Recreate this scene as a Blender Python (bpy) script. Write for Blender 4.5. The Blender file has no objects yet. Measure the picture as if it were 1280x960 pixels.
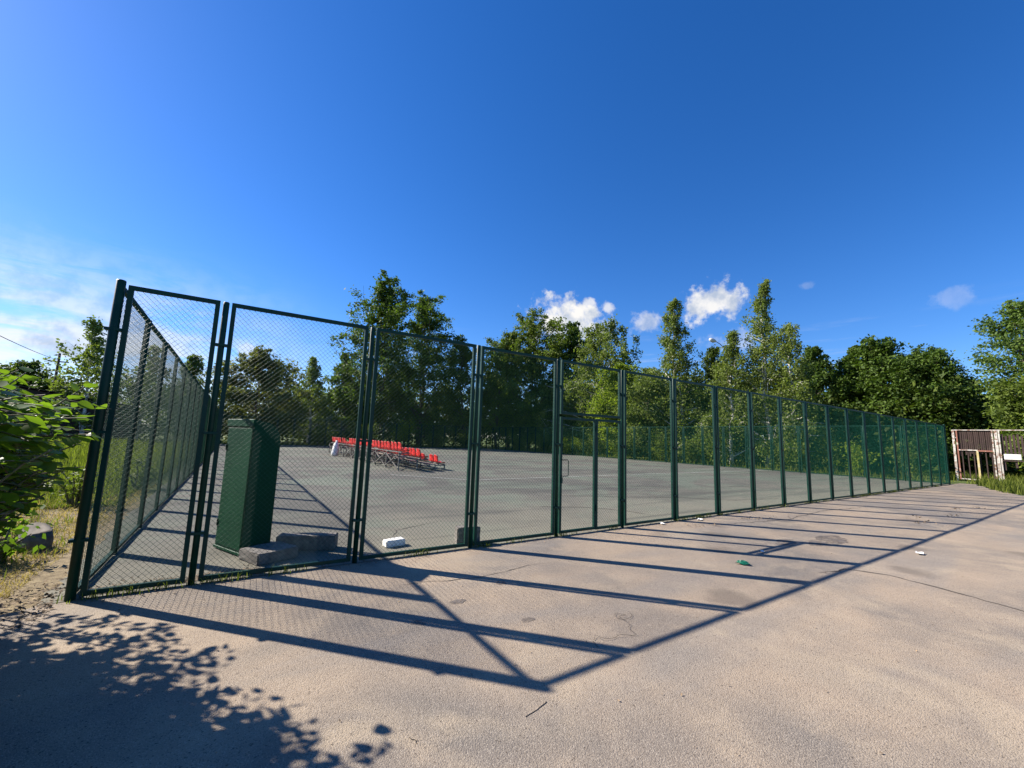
import bpy, bmesh, math, random
import numpy as np
from mathutils import Vector, Matrix

# ------------------------------------------------------------------ camera, world, sun, exposure
SC = bpy.context.scene
COL = SC.collection
RAD = math.radians
YAW, PIT, ROL = 0.5839, 0.1301, 0.0332
CAM = Vector((1.0858, -5.5001, 1.587))
fw = Vector((math.sin(YAW)*math.cos(PIT), math.cos(YAW)*math.cos(PIT), math.sin(PIT)))
rt = Vector((math.cos(YAW), -math.sin(YAW), 0)); up = rt.cross(fw)
rt, up = rt*math.cos(ROL)+up*math.sin(ROL), -rt*math.sin(ROL)+up*math.cos(ROL)
cd = bpy.data.cameras.new('camera'); cam = bpy.data.objects.new('camera', cd); COL.objects.link(cam)
cam.matrix_world = Matrix(((rt.x, up.x, -fw.x, CAM.x), (rt.y, up.y, -fw.y, CAM.y), (rt.z, up.z, -fw.z, CAM.z), (0, 0, 0, 1)))
cd.sensor_width = 36; cd.lens = 517.84/1280*36; cd.clip_start = 0.05; cd.clip_end = 3000
SC.camera = cam

SUN_EL = RAD(34.6)
SUN_H = Vector((-0.667, 0.745)).normalized()          # the sun stands to the left, a little ahead of the camera
TO_SUN = Vector((SUN_H.x*math.cos(SUN_EL), SUN_H.y*math.cos(SUN_EL), math.sin(SUN_EL)))
sd = bpy.data.lights.new('sun', 'SUN'); sd.energy = 5.0; sd.angle = RAD(0.53); sd.color = (1.0, 0.93, 0.83)
sun = bpy.data.objects.new('sun', sd); COL.objects.link(sun)
sun.rotation_euler = (-TO_SUN).to_track_quat('-Z', 'Y').to_euler(); sun.location = (-20, 20, 30)

SC.view_settings.view_transform = 'Standard'; SC.view_settings.look = 'None'
SC.view_settings.exposure = 1.2; SC.view_settings.gamma = 1.0; SC.view_settings.use_curve_mapping = False
SC.cycles.use_denoising = True
SC.cycles.max_bounces = 4; SC.cycles.diffuse_bounces = 3; SC.cycles.glossy_bounces = 2; SC.cycles.transmission_bounces = 2; SC.cycles.transparent_max_bounces = 4
SC.cycles.use_fast_gi = False
SC.render.film_transparent = False

W = bpy.data.worlds.new('World'); SC.world = W; W.use_nodes = True
W.cycles.sampling_method = 'MANUAL'; W.cycles.sample_map_resolution = 256

class G:
    """small helper for node trees"""
    def __init__(s, nt): s.nt = nt; nt.nodes.clear()
    def n(s, typ, ins=None, **kw):
        nd = s.nt.nodes.new(typ)
        for k, v in kw.items(): setattr(nd, k, v)
        for k, v in (ins or {}).items(): s.set(nd, k, v)
        return nd
    def set(s, nd, k, v):
        sk = nd.inputs[k]
        if hasattr(v, 'is_output') or isinstance(v, bpy.types.NodeSocket): s.nt.links.new(v, sk)
        elif isinstance(v, bpy.types.Node): s.nt.links.new(v.outputs[0], sk)
        else: sk.default_value = v
    def math(s, op, a, b=0.0, clamp=False):
        return s.n('ShaderNodeMath', {0: a, 1: b}, operation=op, use_clamp=clamp).outputs[0]
    def vm(s, op, a, b=(0, 0, 0)):
        nd = s.n('ShaderNodeVectorMath', {0: a, 1: b}, operation=op); return nd.outputs[1 if op in ('LENGTH', 'DOT_PRODUCT') else 0]
    def mr(s, v, a, b, c=0.0, d=1.0, smooth=True):
        return s.n('ShaderNodeMapRange', {0: v, 1: a, 2: b, 3: c, 4: d}, interpolation_type='SMOOTHSTEP' if smooth else 'LINEAR').outputs[0]
    def noise(s, vec, scale, detail=4, rough=0.55, dist=0.0, out=0):
        return s.n('ShaderNodeTexNoise', {'Vector': vec, 'Scale': scale, 'Detail': detail, 'Roughness': rough, 'Distortion': dist}).outputs[out]
    def mix(s, f, a, b, blend='MIX'):
        nd = s.n('ShaderNodeMix', data_type='RGBA', blend_type=blend)
        s.set(nd, 0, f)
        for i, v in ((6, a), (7, b)):
            if isinstance(v, tuple) and len(v) == 3: v = v+(1,)
            s.set(nd, i, v)
        return nd.outputs[2]
    def mapping(s, vec, scale=(1, 1, 1), rot=(0, 0, 0), loc=(0, 0, 0)):
        return s.n('ShaderNodeMapping', {'Vector': vec, 'Location': loc, 'Rotation': rot, 'Scale': scale}).outputs[0]

g = G(W.node_tree)
sky = g.n('ShaderNodeTexSky', sky_type='NISHITA', sun_disc=False)
sky.sun_elevation = SUN_EL; sky.sun_rotation = math.atan2(SUN_H.x, SUN_H.y) % (2*math.pi)
sky.altitude = 150; sky.air_density = 1.0; sky.dust_density = 0.22; sky.ozone_density = 3.0
D = g.n('ShaderNodeTexCoord').outputs['Generated']
skyc = g.mix(1.0, g.n('ShaderNodeHueSaturation', {'Saturation': 1.31, 'Value': 1.0, 'Color': sky.outputs[0]}).outputs[0], (0.96, 1.10, 1.46), 'MULTIPLY')
nz = g.noise(D, 22, 7, 0.62)
nz2 = g.noise(D, 60, 5, 0.6)
nn = g.math('ADD', g.math('MULTIPLY', g.math('SUBTRACT', nz, 0.5), 2.6), g.math('MULTIPLY', g.math('SUBTRACT', nz2, 0.5), 0.9))
cum = None
# small fair-weather cumulus low over the horizon all round: direction, angular radius, flatness, opacity
PUFFS = [((0.632, 0.720, 0.275), 0.095, 1.5, 1.0), ((0.823, 0.480, 0.302), 0.060, 1.15, 0.95), ((0.657, 0.684, 0.318), 0.020, 1.2, 0.75),
         ((0.691, 0.654, 0.308), 0.019, 1.2, 0.7), ((0.754, 0.596, 0.276), 0.043, 1.7, 0.6), ((0.955, 0.153, 0.253), 0.033, 1.6, 0.18),
         ((0.891, 0.330, 0.311), 0.013, 1.5, 0.15), ((0.010, 0.986, 0.162), 0.022, 1.2, 0.55), ((0.862, 0.46, 0.22), 0.06, 2.2, 0.35),
         ((0.90, -0.38, 0.24), 0.08, 1.5, 0.8), ((0.55, -0.80, 0.26), 0.07, 1.5, 0.8), ((-0.35, -0.90, 0.25), 0.09, 1.5, 0.8), ((-0.92, -0.30, 0.24), 0.08, 1.5, 0.7)]
for d, r, flat, op in PUFFS:
    v = g.vm('MULTIPLY', g.vm('SUBTRACT', D, d), (1, 1, flat))
    q = g.math('ADD', g.math('DIVIDE', g.vm('LENGTH', v), r), nn)
    m = g.math('MULTIPLY', g.mr(q, 1.05, 0.35), op)
    cum = m if cum is None else g.math('MAXIMUM', cum, m)
# thin cirrus veils, long and streaky, thickest towards the sun's side
cv = g.mapping(D, scale=(2.2, 2.2, 11.0), rot=(0.10, 0.30, 0.55))
ci = g.noise(cv, 2.6, 8, 0.62, 0.6)
cside = g.mr(g.vm('DOT_PRODUCT', D, (-0.62, 0.78, 0.0)), 0.60, 0.95)
sep = g.n('ShaderNodeSeparateXYZ', {0: D})
clow = g.mr(sep.outputs[2], 0.34, 0.08)
cirr = g.math('MULTIPLY', g.math('MULTIPLY', g.mr(ci, 0.32, 0.60), g.math('MULTIPLY', cside, clow)), 1.0)
wisp = g.math('MULTIPLY', g.mr(g.noise(g.mapping(D, scale=(1.6, 1.6, 17.0), rot=(0.06, 0, 0)), 3.0, 7, 0.6), 0.52, 0.72),
              g.math('MULTIPLY', g.mr(sep.outputs[2], 0.27, 0.17), 0.30))
cirr = g.math('MAXIMUM', cirr, wisp)
cl = g.math('MAXIMUM', cum, cirr, True)
shade = g.mr(g.noise(g.mapping(D, loc=(0, 0, 0.012)), 26, 5, 0.55), 0.30, 0.62)
clcol = g.mix(shade, (0.50, 0.58, 0.72), (1.0, 0.98, 0.95))
SKY_STRENGTH = 0.055
b1 = g.n('ShaderNodeBackground', {'Color': skyc, 'Strength': SKY_STRENGTH})
b2 = g.n('ShaderNodeBackground', {'Color': clcol, 'Strength': 0.44})
ms = g.n('ShaderNodeMixShader', {0: cl, 1: b1.outputs[0], 2: b2.outputs[0]})
g.n('ShaderNodeOutputWorld', {0: ms.outputs[0]})

# ------------------------------------------------------------------ helpers
def tag(o, label=None, cat=None, group=None, kind=None):
    if label: o['label'] = label
    if cat: o['category'] = cat
    if group: o['group'] = group
    if kind: o['kind'] = kind
    return o

def obj(name, me, mat=None, parent=None, loc=None, rz=None):
    o = bpy.data.objects.new(name, me); COL.objects.link(o)
    if mat is not None and me is not None and len(me.materials) == 0: me.materials.append(mat)
    if parent is not None: o.parent = parent
    if loc is not None: o.location = loc
    if rz is not None: o.rotation_euler = (0, 0, rz)
    return o

def empty(name, loc=(0, 0, 0), rz=0.0):
    o = obj(name, None, loc=loc, rz=rz); o.empty_display_size = 0.2; return o

def mesh_np(name, V, Fq, smooth=False):
    """V (n,3); Fq (m,k) faces, all of the same size"""
    V = np.asarray(V, dtype=np.float32); Fq = np.asarray(Fq, dtype=np.int32)
    me = bpy.data.meshes.new(name); k = Fq.shape[1]
    me.vertices.add(len(V)); me.vertices.foreach_set('co', V.ravel())
    me.loops.add(Fq.size); me.loops.foreach_set('vertex_index', Fq.ravel())
    me.polygons.add(len(Fq)); me.polygons.foreach_set('loop_start', np.arange(0, Fq.size, k, dtype=np.int32))
    if smooth: me.polygons.foreach_set('use_smooth', np.ones(len(Fq), dtype=bool))
    me.update(calc_edges=True); me.validate(); return me

class MB:
    """collects boxes, tubes and prisms into one mesh"""
    def __init__(s): s.v = []; s.f = []
    def add(s, vs, fs):
        o = len(s.v); s.v += [tuple(v) for v in vs]; s.f += [tuple(i+o for i in f) for f in fs]; return s
    def box(s, x0, x1, y0, y1, z0, z1):
        return s.add([(x0, y0, z0), (x1, y0, z0), (x1, y1, z0), (x0, y1, z0), (x0, y0, z1), (x1, y0, z1), (x1, y1, z1), (x0, y1, z1)],
                     [(3, 2, 1, 0), (4, 5, 6, 7), (0, 1, 5, 4), (1, 2, 6, 5), (2, 3, 7, 6), (3, 0, 4, 7)])
    def bar(s, a, b, w, h=None, roll=0.0, n=4):
        """prism of n sides from a to b"""
        return s.tube([a, b], [w/2*(math.sqrt(2) if n == 4 else 1)]*2, n, math.pi/4 if n == 4 else 0)
    def tube(s, pts, rad, n=6, ph=0.0, caps=True):
        pts = [Vector(p) for p in pts]; vs = []; prev = None
        for i, p in enumerate(pts):
            t = (pts[min(i+1, len(pts)-1)]-pts[max(i-1, 0)])
            t = t.normalized() if t.length > 1e-9 else Vector((0, 0, 1))
            a = Vector((0, 0, 1)) if abs(t.z) < 0.95 else Vector((1, 0, 0))
            if prev is not None and abs(prev.dot(t)) < 0.98: a = prev
            u = (a-t*a.dot(t)).normalized(); w = t.cross(u); prev = u
            for k in range(n):
                an = ph+2*math.pi*k/n
                vs.append(p+(u*math.cos(an)+w*math.sin(an))*rad[i])
        fs = []
        for i in range(len(pts)-1):
            for k in range(n):
                fs.append((i*n+k, i*n+(k+1) % n, (i+1)*n+(k+1) % n, (i+1)*n+k))
        if caps: fs += [tuple(range(n-1, -1, -1)), tuple((len(pts)-1)*n+k for k in range(n))]
        return s.add(vs, fs)
    def mesh(s, name, smooth=False, bevel=0.0, seg=1):
        me = bpy.data.meshes.new(name); me.from_pydata(s.v, [], s.f)
        if bevel:
            bm = bmesh.new(); bm.from_mesh(me)
            bmesh.ops.bevel(bm, geom=list(bm.edges), offset=bevel, segments=seg, affect='EDGES', clamp_overlap=True)
            bm.to_mesh(me); bm.free()
        if smooth:
            for p in me.polygons: p.use_smooth = True
        me.update(); return me
    def build(s, name, mat, parent=None, loc=None, rz=None, smooth=False, bevel=0.0, seg=1):
        return obj(name, s.mesh(name, smooth, bevel, seg), mat, parent, loc, rz)

# ------------------------------------------------------------------ materials
def mat_new(name):
    m = bpy.data.materials.new(name); m.use_nodes = True; return m, G(m.node_tree)

def principled(g, col, rough=0.8, bump=None, bstr=0.3, bdist=0.01, **kw):
    ins = {'Base Color': col if not (isinstance(col, tuple) and len(col) == 3) else col+(1,), 'Roughness': rough}
    for k, v in kw.items(): ins[k.replace('_', ' ')] = v
    p = g.n('ShaderNodeBsdfPrincipled', ins)
    if bump is not None:
        b = g.n('ShaderNodeBump', {'Height': bump, 'Strength': bstr, 'Distance': bdist})
        g.set(p, 'Normal', b.outputs[0])
    return p

def finish(g, shader): g.n('ShaderNodeOutputMaterial', {0: shader.outputs[0]})

def mat_simple(name, col, rough=0.6, var=0.25, scale=6.0, metallic=0.0, bump=0.0, island=0.0):
    m, g = mat_new(name)
    P = g.n('ShaderNodeTexCoord').outputs['Object']
    nv = g.noise(P, scale, 5, 0.6)
    dark = tuple(c*(1-var) for c in col); lite = tuple(min(1, c*(1+var)) for c in col)
    c = g.mix(g.mr(nv, 0.3, 0.7), dark, lite)
    if island:
        r = g.n('ShaderNodeNewGeometry').outputs['Random Per Island']
        c = g.mix(1.0, c, g.mix(r, (1-island,)*3, (1+island,)*3), 'MULTIPLY')
    p = principled(g, c, rough, nv if bump else None, bump, 0.01, Metallic=metallic)
    finish(g, p); return m

def mat_pavement():
    m, g = mat_new('weathered_paving')
    P = g.n('ShaderNodeNewGeometry').outputs['Position']
    big = g.noise(P, 0.45, 3, 0.6, 0.4)
    mid = g.noise(P, 2.3, 3, 0.6, 0.3)
    c = g.mix(g.mr(big, 0.32, 0.68), (0.165, 0.145, 0.124), (0.350, 0.268, 0.188))
    c = g.mix(g.math('MULTIPLY', g.mr(mid, 0.45, 0.75), 0.55), c, (0.390, 0.307, 0.216))
    # greyer worn bands
    band = g.noise(g.mapping(P, scale=(0.22, 0.9, 1), rot=(0, 0, 0.25)), 1.4, 3, 0.6, 0.5)
    c = g.mix(g.math('MULTIPLY', g.mr(band, 0.44, 0.72), 0.60), c, (0.213, 0.191, 0.167))
    # drifts of fine sand near the camera side
    sand = g.noise(P, 0.8, 3, 0.62, 0.8)
    c = g.mix(g.math('MULTIPLY', g.mr(sand, 0.54, 0.70), 0.38), c, (0.455, 0.362, 0.245))
    # exposed aggregate: many small stones, some dark, some pale
    vo = g.n('ShaderNodeTexVoronoi', {'Vector': P, 'Scale': 135.0, 'Randomness': 1.0})
    wn = g.n('ShaderNodeTexWhiteNoise', {'Vector': vo.outputs['Position']}).outputs[0]
    stone = g.mr(vo.outputs['Distance'], 0.62, 0.30)
    dk = g.math('MULTIPLY', stone, g.math('GREATER_THAN', wn, 0.80))
    lt = g.math('MULTIPLY', stone, g.math('LESS_THAN', wn, 0.30))
    c = g.mix(g.math('MULTIPLY', dk, 0.66), c, (0.086, 0.071, 0.059))
    c = g.mix(g.math('MULTIPLY', lt, 0.45), c, (0.507, 0.437, 0.351))
    vo2 = g.n('ShaderNodeTexVoronoi', {'Vector': P, 'Scale': 40.0, 'Randomness': 1.0})
    wn2 = g.n('ShaderNodeTexWhiteNoise', {'Vector': vo2.outputs['Position']}).outputs[0]
    pit = g.math('MULTIPLY', g.mr(vo2.outputs['Distance'], 0.30, 0.12), g.math('GREATER_THAN', wn2, 0.80))
    c = g.mix(g.math('MULTIPLY', pit, 0.9), c, (0.082, 0.064, 0.049))
    fine = g.noise(P, 260, 1, 0.7)
    c = g.mix(g.math('MULTIPLY', g.mr(fine, 0.35, 0.75), 0.35), c, (0.145, 0.115, 0.091))
    # oily and damp spots
    spot = g.n('ShaderNodeTexVoronoi', {'Vector': g.vm('ADD', P, g.vm('MULTIPLY', g.noise(P, 3.0, 3, 0.6, out=1), (0.35, 0.35, 0))), 'Scale': 0.75, 'Randomness': 1.0})
    swn = g.n('ShaderNodeTexWhiteNoise', {'Vector': spot.outputs['Position']}).outputs[0]
    sp = g.math('MULTIPLY', g.mr(spot.outputs['Distance'], 0.26, 0.10), g.math('GREATER_THAN', swn, 0.66))
    c = g.mix(g.math('MULTIPLY', sp, 0.55), c, (0.109, 0.090, 0.073))
    h = g.math('SUBTRACT', 1.0, vo.outputs['Distance'])
    p = principled(g, c, 0.93, h, 0.55, 0.006); p.inputs['Specular IOR Level'].default_value = 0.25
    finish(g, p); return m

def mat_court():
    m, g = mat_new('old_court_asphalt')
    P = g.n('ShaderNodeNewGeometry').outputs['Position']
    big = g.noise(P, 0.16, 3, 0.6, 0.5); mid = g.noise(P, 0.9, 3, 0.62, 0.5); fine = g.noise(P, 120, 3, 0.7)
    c = g.mix(g.mr(big, 0.34, 0.66), (0.083, 0.080, 0.070), (0.131, 0.123, 0.102))
    c = g.mix(g.math('MULTIPLY', g.mr(mid, 0.48, 0.72), 0.55), c, (0.170, 0.157, 0.125))
    # remains of a pale green coating
    gr = g.noise(P, 0.35, 3, 0.65, 0.9)
    c = g.mix(g.math('MULTIPLY', g.mr(gr, 0.44, 0.60), 0.7), c, (0.131, 0.154, 0.116))
    # dust that collects along the front fence
    sep = g.n('ShaderNodeSeparateXYZ', {0: P})
    ed = g.math('ADD', sep.outputs[1], g.math('MULTIPLY', g.math('SUBTRACT', g.noise(P, 0.7, 3, 0.6), 0.5), 6.0))
    c = g.mix(g.math('MULTIPLY', g.mr(ed, 5.0, -1.0), 0.8), c, (0.218, 0.200, 0.151))
    streak = g.noise(g.mapping(P, scale=(0.10, 1.0, 1), rot=(0, 0, 0.08)), 1.2, 3, 0.6, 0.3)
    c = g.mix(g.math('MULTIPLY', g.mr(streak, 0.48, 0.66), 0.6), c, (0.067, 0.065, 0.057))
    c = g.mix(g.math('MULTIPLY', g.mr(fine, 0.3, 0.75), 0.3), c, (0.051, 0.049, 0.043))
    p = principled(g, c, 0.92, fine, 0.5, 0.006); p.inputs['Specular IOR Level'].default_value = 0.25
    finish(g, p); return m

def mat_soil():
    m, g = mat_new('straw_and_soil')
    P = g.n('ShaderNodeNewGeometry').outputs['Position']
    a = g.noise(P, 0.55, 6, 0.65, 0.6); b = g.noise(P, 9, 5, 0.7); st = g.noise(g.mapping(P, scale=(3, 26, 1), rot=(0, 0, 0.5)), 3, 4, 0.6, 0.8)
    c = g.mix(g.mr(b, 0.3, 0.7), (0.15, 0.11, 0.065), (0.30, 0.235, 0.14))
    c = g.mix(g.math('MULTIPLY', g.mr(st, 0.5, 0.68), 0.7), c, (0.43, 0.35, 0.20))
    # green taking over away from the trodden edge
    dist = g.vm('LENGTH', g.vm('SUBTRACT', P, (-0.5, 0.5, 0)))
    gm = g.mr(g.math('ADD', dist, g.math('MULTIPLY', g.math('SUBTRACT', a, 0.5), 9.0)), 5.0, 9.0)
    c = g.mix(gm, c, g.mix(g.mr(b, 0.35, 0.7), (0.055, 0.085, 0.022), (0.13, 0.16, 0.045)))
    p = principled(g, c, 0.95, g.math('ADD', b, st), 0.8, 0.03); p.inputs['Specular IOR Level'].default_value = 0.2
    finish(g, p); return m

def mat_leaf(name, col, var=0.35, trans=0.35, rough=0.5, hue=(1.25, 1.05, 0.6)):
    m, g = mat_new(name)
    r = g.n('ShaderNodeNewGeometry').outputs['Random Per Island']
    P = g.n('ShaderNodeTexCoord').outputs['Object']
    cl = g.noise(P, 0.55, 3, 0.5)
    c0 = tuple(c*(1-var) for c in col); c1 = tuple(c*(1+var)*h for c, h in zip(col, hue))
    c = g.mix(g.math('ADD', g.math('MULTIPLY', r, 0.65), g.math('MULTIPLY', g.math('SUBTRACT', cl, 0.35), 0.9), True), c0, c1)
    d = principled(g, c, rough+0.12); d.inputs['Specular IOR Level'].default_value = 0.18
    t = g.n('ShaderNodeBsdfTranslucent', {0: g.mix(1.0, c, (1.5, 1.7, 0.7), 'MULTIPLY')})
    s = g.n('ShaderNodeMixShader', {0: trans, 1: d.outputs[0], 2: t.outputs[0]})
    finish(g, s); return m

def mat_paint(name, col, rough, wear, wearcol, scale=9.0, lo=0.60, hi=0.72, bump=0.15, spec=0.3):
    """paint over metal with chips and dust of a shape of their own"""
    m, g = mat_new(name)
    P = g.n('ShaderNodeTexCoord').outputs['Object']
    a = g.noise(P, scale, 7, 0.65, 0.3); b = g.noise(P, scale*0.3, 4, 0.6)
    c = g.mix(g.mr(b, 0.3, 0.7), tuple(x*0.8 for x in col), tuple(x*1.2 for x in col))
    c = g.mix(g.math('MULTIPLY', g.mr(a, lo, hi), wear), c, wearcol)
    p = principled(g, c, g.mr(b, 0.2, 0.8, rough-0.08, rough+0.15), a, bump, 0.004); p.inputs['Specular IOR Level'].default_value = spec
    finish(g, p); return m

def mat_birch():
    m, g = mat_new('birch_bark')
    P = g.n('ShaderNodeTexCoord').outputs['Object']
    a = g.noise(g.mapping(P, scale=(2, 2, 9)), 1.6, 5, 0.7)
    c = g.mix(g.mr(a, 0.52, 0.62), (0.62, 0.59, 0.53), (0.05, 0.045, 0.04))
    finish(g, principled(g, c, 0.8)); return m

M = {}
M['pave'] = mat_pavement(); M['court'] = mat_court(); M['soil'] = mat_soil()
M['green'] = mat_paint('dark_green_paint', (0.0009, 0.031, 0.0205), 0.45, 0.30, (0.05, 0.06, 0.05), 14, spec=0.22)
M['boxgreen'] = mat_paint('locker_green_paint', (0.0008, 0.047, 0.019), 0.5, 0.06, (0.05, 0.08, 0.055), 3.5, 0.56, 0.75, spec=0.12)
M['wire'] = mat_paint('green_coated_wire', (0.0014, 0.058, 0.035), 0.55, 0.0, (0.05, 0.06, 0.05), 2, spec=0.2)
M['red'] = mat_simple('red_plastic', (0.60, 0.020, 0.018), 0.45, 0.22, 3)
M['steel'] = mat_paint('grey_steel', (0.13, 0.125, 0.115), 0.6, 0.6, (0.10, 0.05, 0.03), 7)
M['plank'] = mat_simple('worn_plank', (0.23, 0.19, 0.15), 0.85, 0.3, 8, bump=0.3)
M['concrete'] = mat_simple('rough_concrete', (0.15, 0.135, 0.118), 0.92, 0.3, 14, bump=0.6)
M['whiteblock'] = mat_simple('whitewashed_concrete', (0.72, 0.70, 0.65), 0.85, 0.15, 18, bump=0.5)
M['bark'] = mat_simple('grey_brown_bark', (0.085, 0.065, 0.048), 0.92, 0.4, 5, bump=0.6)
M['birch'] = mat_birch()
M['stem'] = mat_simple('shrub_stem', (0.10, 0.09, 0.045), 0.8, 0.3, 12)
M['crack'] = mat_simple('crack_filled_with_dirt', (0.055, 0.045, 0.035), 0.95, 0.4, 10)
M['line'] = mat_simple('worn_court_line', (0.27, 0.28, 0.25), 0.9, 0.35, 1.5)
M['maple'] = mat_leaf('maple_leaves', (0.054, 0.101, 0.021), 0.40, 0.22)
M['linden'] = mat_leaf('linden_leaves', (0.085, 0.132, 0.031), 0.38, 0.28)
M['birchleaf'] = mat_leaf('birch_leaves', (0.116, 0.165, 0.054), 0.35, 0.32)
M['poplar'] = mat_leaf('poplar_leaves', (0.073, 0.125, 0.031), 0.40, 0.28)
M['bright'] = mat_leaf('young_maple_leaves', (0.150, 0.215, 0.028), 0.30, 0.42)
M['willow'] = mat_leaf('willow_leaves', (0.118, 0.139, 0.057), 0.35, 0.3)
M['right'] = mat_leaf('right_tree_leaves', (0.078, 0.137, 0.040), 0.35, 0.3)
M['under'] = mat_leaf('undergrowth_leaves', (0.100, 0.147, 0.035), 0.45, 0.34)
M['wood'] = mat_leaf('background_leaves', (0.059, 0.094, 0.026), 0.4, 0.2)
M['shrub'] = mat_leaf('large_shrub_leaves', (0.085, 0.150, 0.024), 0.35, 0.50, 0.30, (1.3, 1.1, 0.6))
M['grass'] = mat_leaf('grass_blades', (0.110, 0.148, 0.038), 0.55, 0.36, 0.6)
M['straw'] = mat_leaf('dry_grass', (0.33, 0.25, 0.14), 0.35, 0.3, 0.8, (1.1, 1.05, 0.9))
M['litter'] = mat_simple('dry_leaf_crumbs', (0.16, 0.11, 0.065), 0.95, 0.5, 3, island=0.6)

# ------------------------------------------------------------------ ground, court, paving
rng = np.random.default_rng(7)
def sheet(name, poly, z, mat):
    me = bpy.data.meshes.new(name); me.from_pydata([(x, y, z) for x, y in poly], [], [tuple(range(len(poly)))]); me.update()
    return tag(obj(name, me, mat), kind='structure')
X1, Y1 = 31.36, 46.4
sheet('ground', [(-900, -900), (900, -900), (900, 900), (-900, 900)], -0.030, M['soil'])
def ragged(a, b, n, amp, seed):
    r = random.Random(seed); a = Vector(a); b = Vector(b); d = (b-a); nrm = Vector((-d.y, d.x)).normalized()
    return [tuple(a+d*(i/n)+nrm*r.uniform(-amp, amp)*(0 if i in (0, n) else 1)) for i in range(n)]
paved = ragged((-0.19, -0.02), (-0.40, -0.22), 5, 0.03, 12)+ragged((-0.40, -0.22), (-3.2, -1.15), 26, 0.07, 1)+[(-3.2, -1.15), (-14, -5), (-14, -45), (60, -45), (60, -9)]+ \
    ragged((60, -9), (33.2, -3.9), 24, 0.25, 2)+ragged((33.2, -3.9), (27.2, -2.75), 14, 0.16, 6)+ragged((27.2, -2.75), (30.4, -1.4), 12, 0.14, 3)+ragged((30.4, -1.4), (33.6, -0.55), 10, 0.12, 4)+[(33.6, -0.55), (33.4, -0.02)]
pavement = sheet('pavement', paved, 0.0, M['pave'])
court = sheet('court', [(-0.20, -0.03), (31.9, -0.03), (31.9, Y1+0.6), (-0.36, Y1+0.6)]+ragged((-0.36, Y1+0.6), (-0.36, 5), 60, 0.05, 8)+ragged((-0.36, 5), (-0.20, -0.03), 40, 0.045, 9), 0.004, M['court'])

def stain(x, y, rx, ry, seed, mat):
    r = random.Random(seed); n = 26; ph = [r.uniform(0, 6.28) for _ in range(4)]
    pts = [(x+rx*math.cos(t)*(1+0.22*math.sin(2*t+ph[0])+0.16*math.sin(3*t+ph[1])+0.10*math.sin(7*t+ph[2])), y+ry*math.sin(t)*(1+0.22*math.sin(2*t+ph[0])+0.12*math.sin(5*t+ph[3]))) for t in [2*math.pi*i/n for i in range(n)]]
    me = bpy.data.meshes.new('stain'); me.from_pydata([(a, b, 0.003) for a, b in pts], [], [tuple(range(n))]); me.update()
    return obj('stain', me, mat, pavement)
_sm, _sg = mat_new('damp_stain')
_sp = _sg.n('ShaderNodeNewGeometry').outputs['Position']
_sn = _sg.noise(_sp, 9, 4, 0.65)
_sb = principled(_sg, _sg.mix(_sg.mr(_sn, 0.3, 0.7), (0.105, 0.085, 0.072), (0.175, 0.145, 0.120)), 0.9)
_st = _sg.n('ShaderNodeBsdfTransparent')
finish(_sg, _sg.n('ShaderNodeMixShader', {0: _sg.mr(_sg.noise(_sp, 5, 5, 0.7), 0.38, 0.62), 1: _st.outputs[0], 2: _sb.outputs[0]}))
for a_ in ((9.9, -2.35, 0.55, 0.26, 1), (9.0, -2.05, 0.30, 0.14, 2), (3.41, -2.36, 0.055, 0.05, 3), (3.05, -1.70, 0.07, 0.06, 4), (2.55, -1.95, 0.06, 0.05, 5), (3.7, -1.45, 0.08, 0.05, 6), (12.6, -4.9, 0.5, 0.2, 7)): stain(*a_, _sm)

def strip(name, pts, w, mat, z, parent, seed=0, taper=True, amp=0.5):
    r = random.Random(seed); P = [Vector(p) for p in pts]; out = []
    fine = []
    for a, b in zip(P, P[1:]):
        n = max(2, int((b-a).length/0.09))
        for i in range(n): fine.append(a.lerp(b, i/n))
    fine.append(P[-1]); vs = []; off = 0
    for i, p in enumerate(fine):
        t = (fine[min(i+1, len(fine)-1)]-fine[max(i-1, 0)]).normalized(); nrm = Vector((-t.y, t.x))
        off = off*0.75+r.uniform(-1, 1)*amp*0.05
        ww = w*(r.uniform(0.35, 1.2) if taper else 1)
        if taper: ww *= min(1, i/6+0.15, (len(fine)-1-i)/6+0.15)
        c = p+nrm*(off if taper else 0)
        vs += [(c.x+nrm.x*ww/2, c.y+nrm.y*ww/2, z), (c.x-nrm.x*ww/2, c.y-nrm.y*ww/2, z)]
    fs = [(2*i, 2*i+1, 2*i+3, 2*i+2) for i in range(len(fine)-1)]
    me = bpy.data.meshes.new(name); me.from_pydata(vs, [], fs); me.update()
    return obj(name, me, mat, parent)
strip('crack', [(7.5, -3.05), (8.05, -3.17), (8.25, -3.56), (8.12, -4.22), (7.98, -4.69), (7.7, -5.6), (7.9, -7)], 0.030, M['crack'], 0.004, pavement, 3)
strip('crack', [(2.6, -0.95), (3.6, -1.2), (4.6, -1.1)], 0.012, M['crack'], 0.004, pavement, 4)
strip('crack', [(9.5, -0.7), (11.5, -1.0), (13.8, -0.8), (16, -1.1)], 0.022, M['crack'], 0.004, pavement, 5)
strip('crack', [(9.0, 3.9), (10.5, 3.0), (12.0, 2.4), (13.5, 1.2), (15.5, 0.9)], 0.045, M['crack'], 0.008, court, 6)
strip('crack', [(9.5, 6.4), (12, 5.6), (14.5, 4.2), (17.5, 3.4), (20, 3.0)], 0.05, M['crack'], 0.008, court, 7)
strip('crack', [(7, 2.6), (8.2, 2.1), (8.8, 1.3), (9.0, 0.6)], 0.035, M['crack'], 0.008, court, 8)
strip('crack', [(3.2, 0.9), (3.5, 1.5), (4.4, 1.9)], 0.02, M['crack'], 0.008, court, 9)
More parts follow.
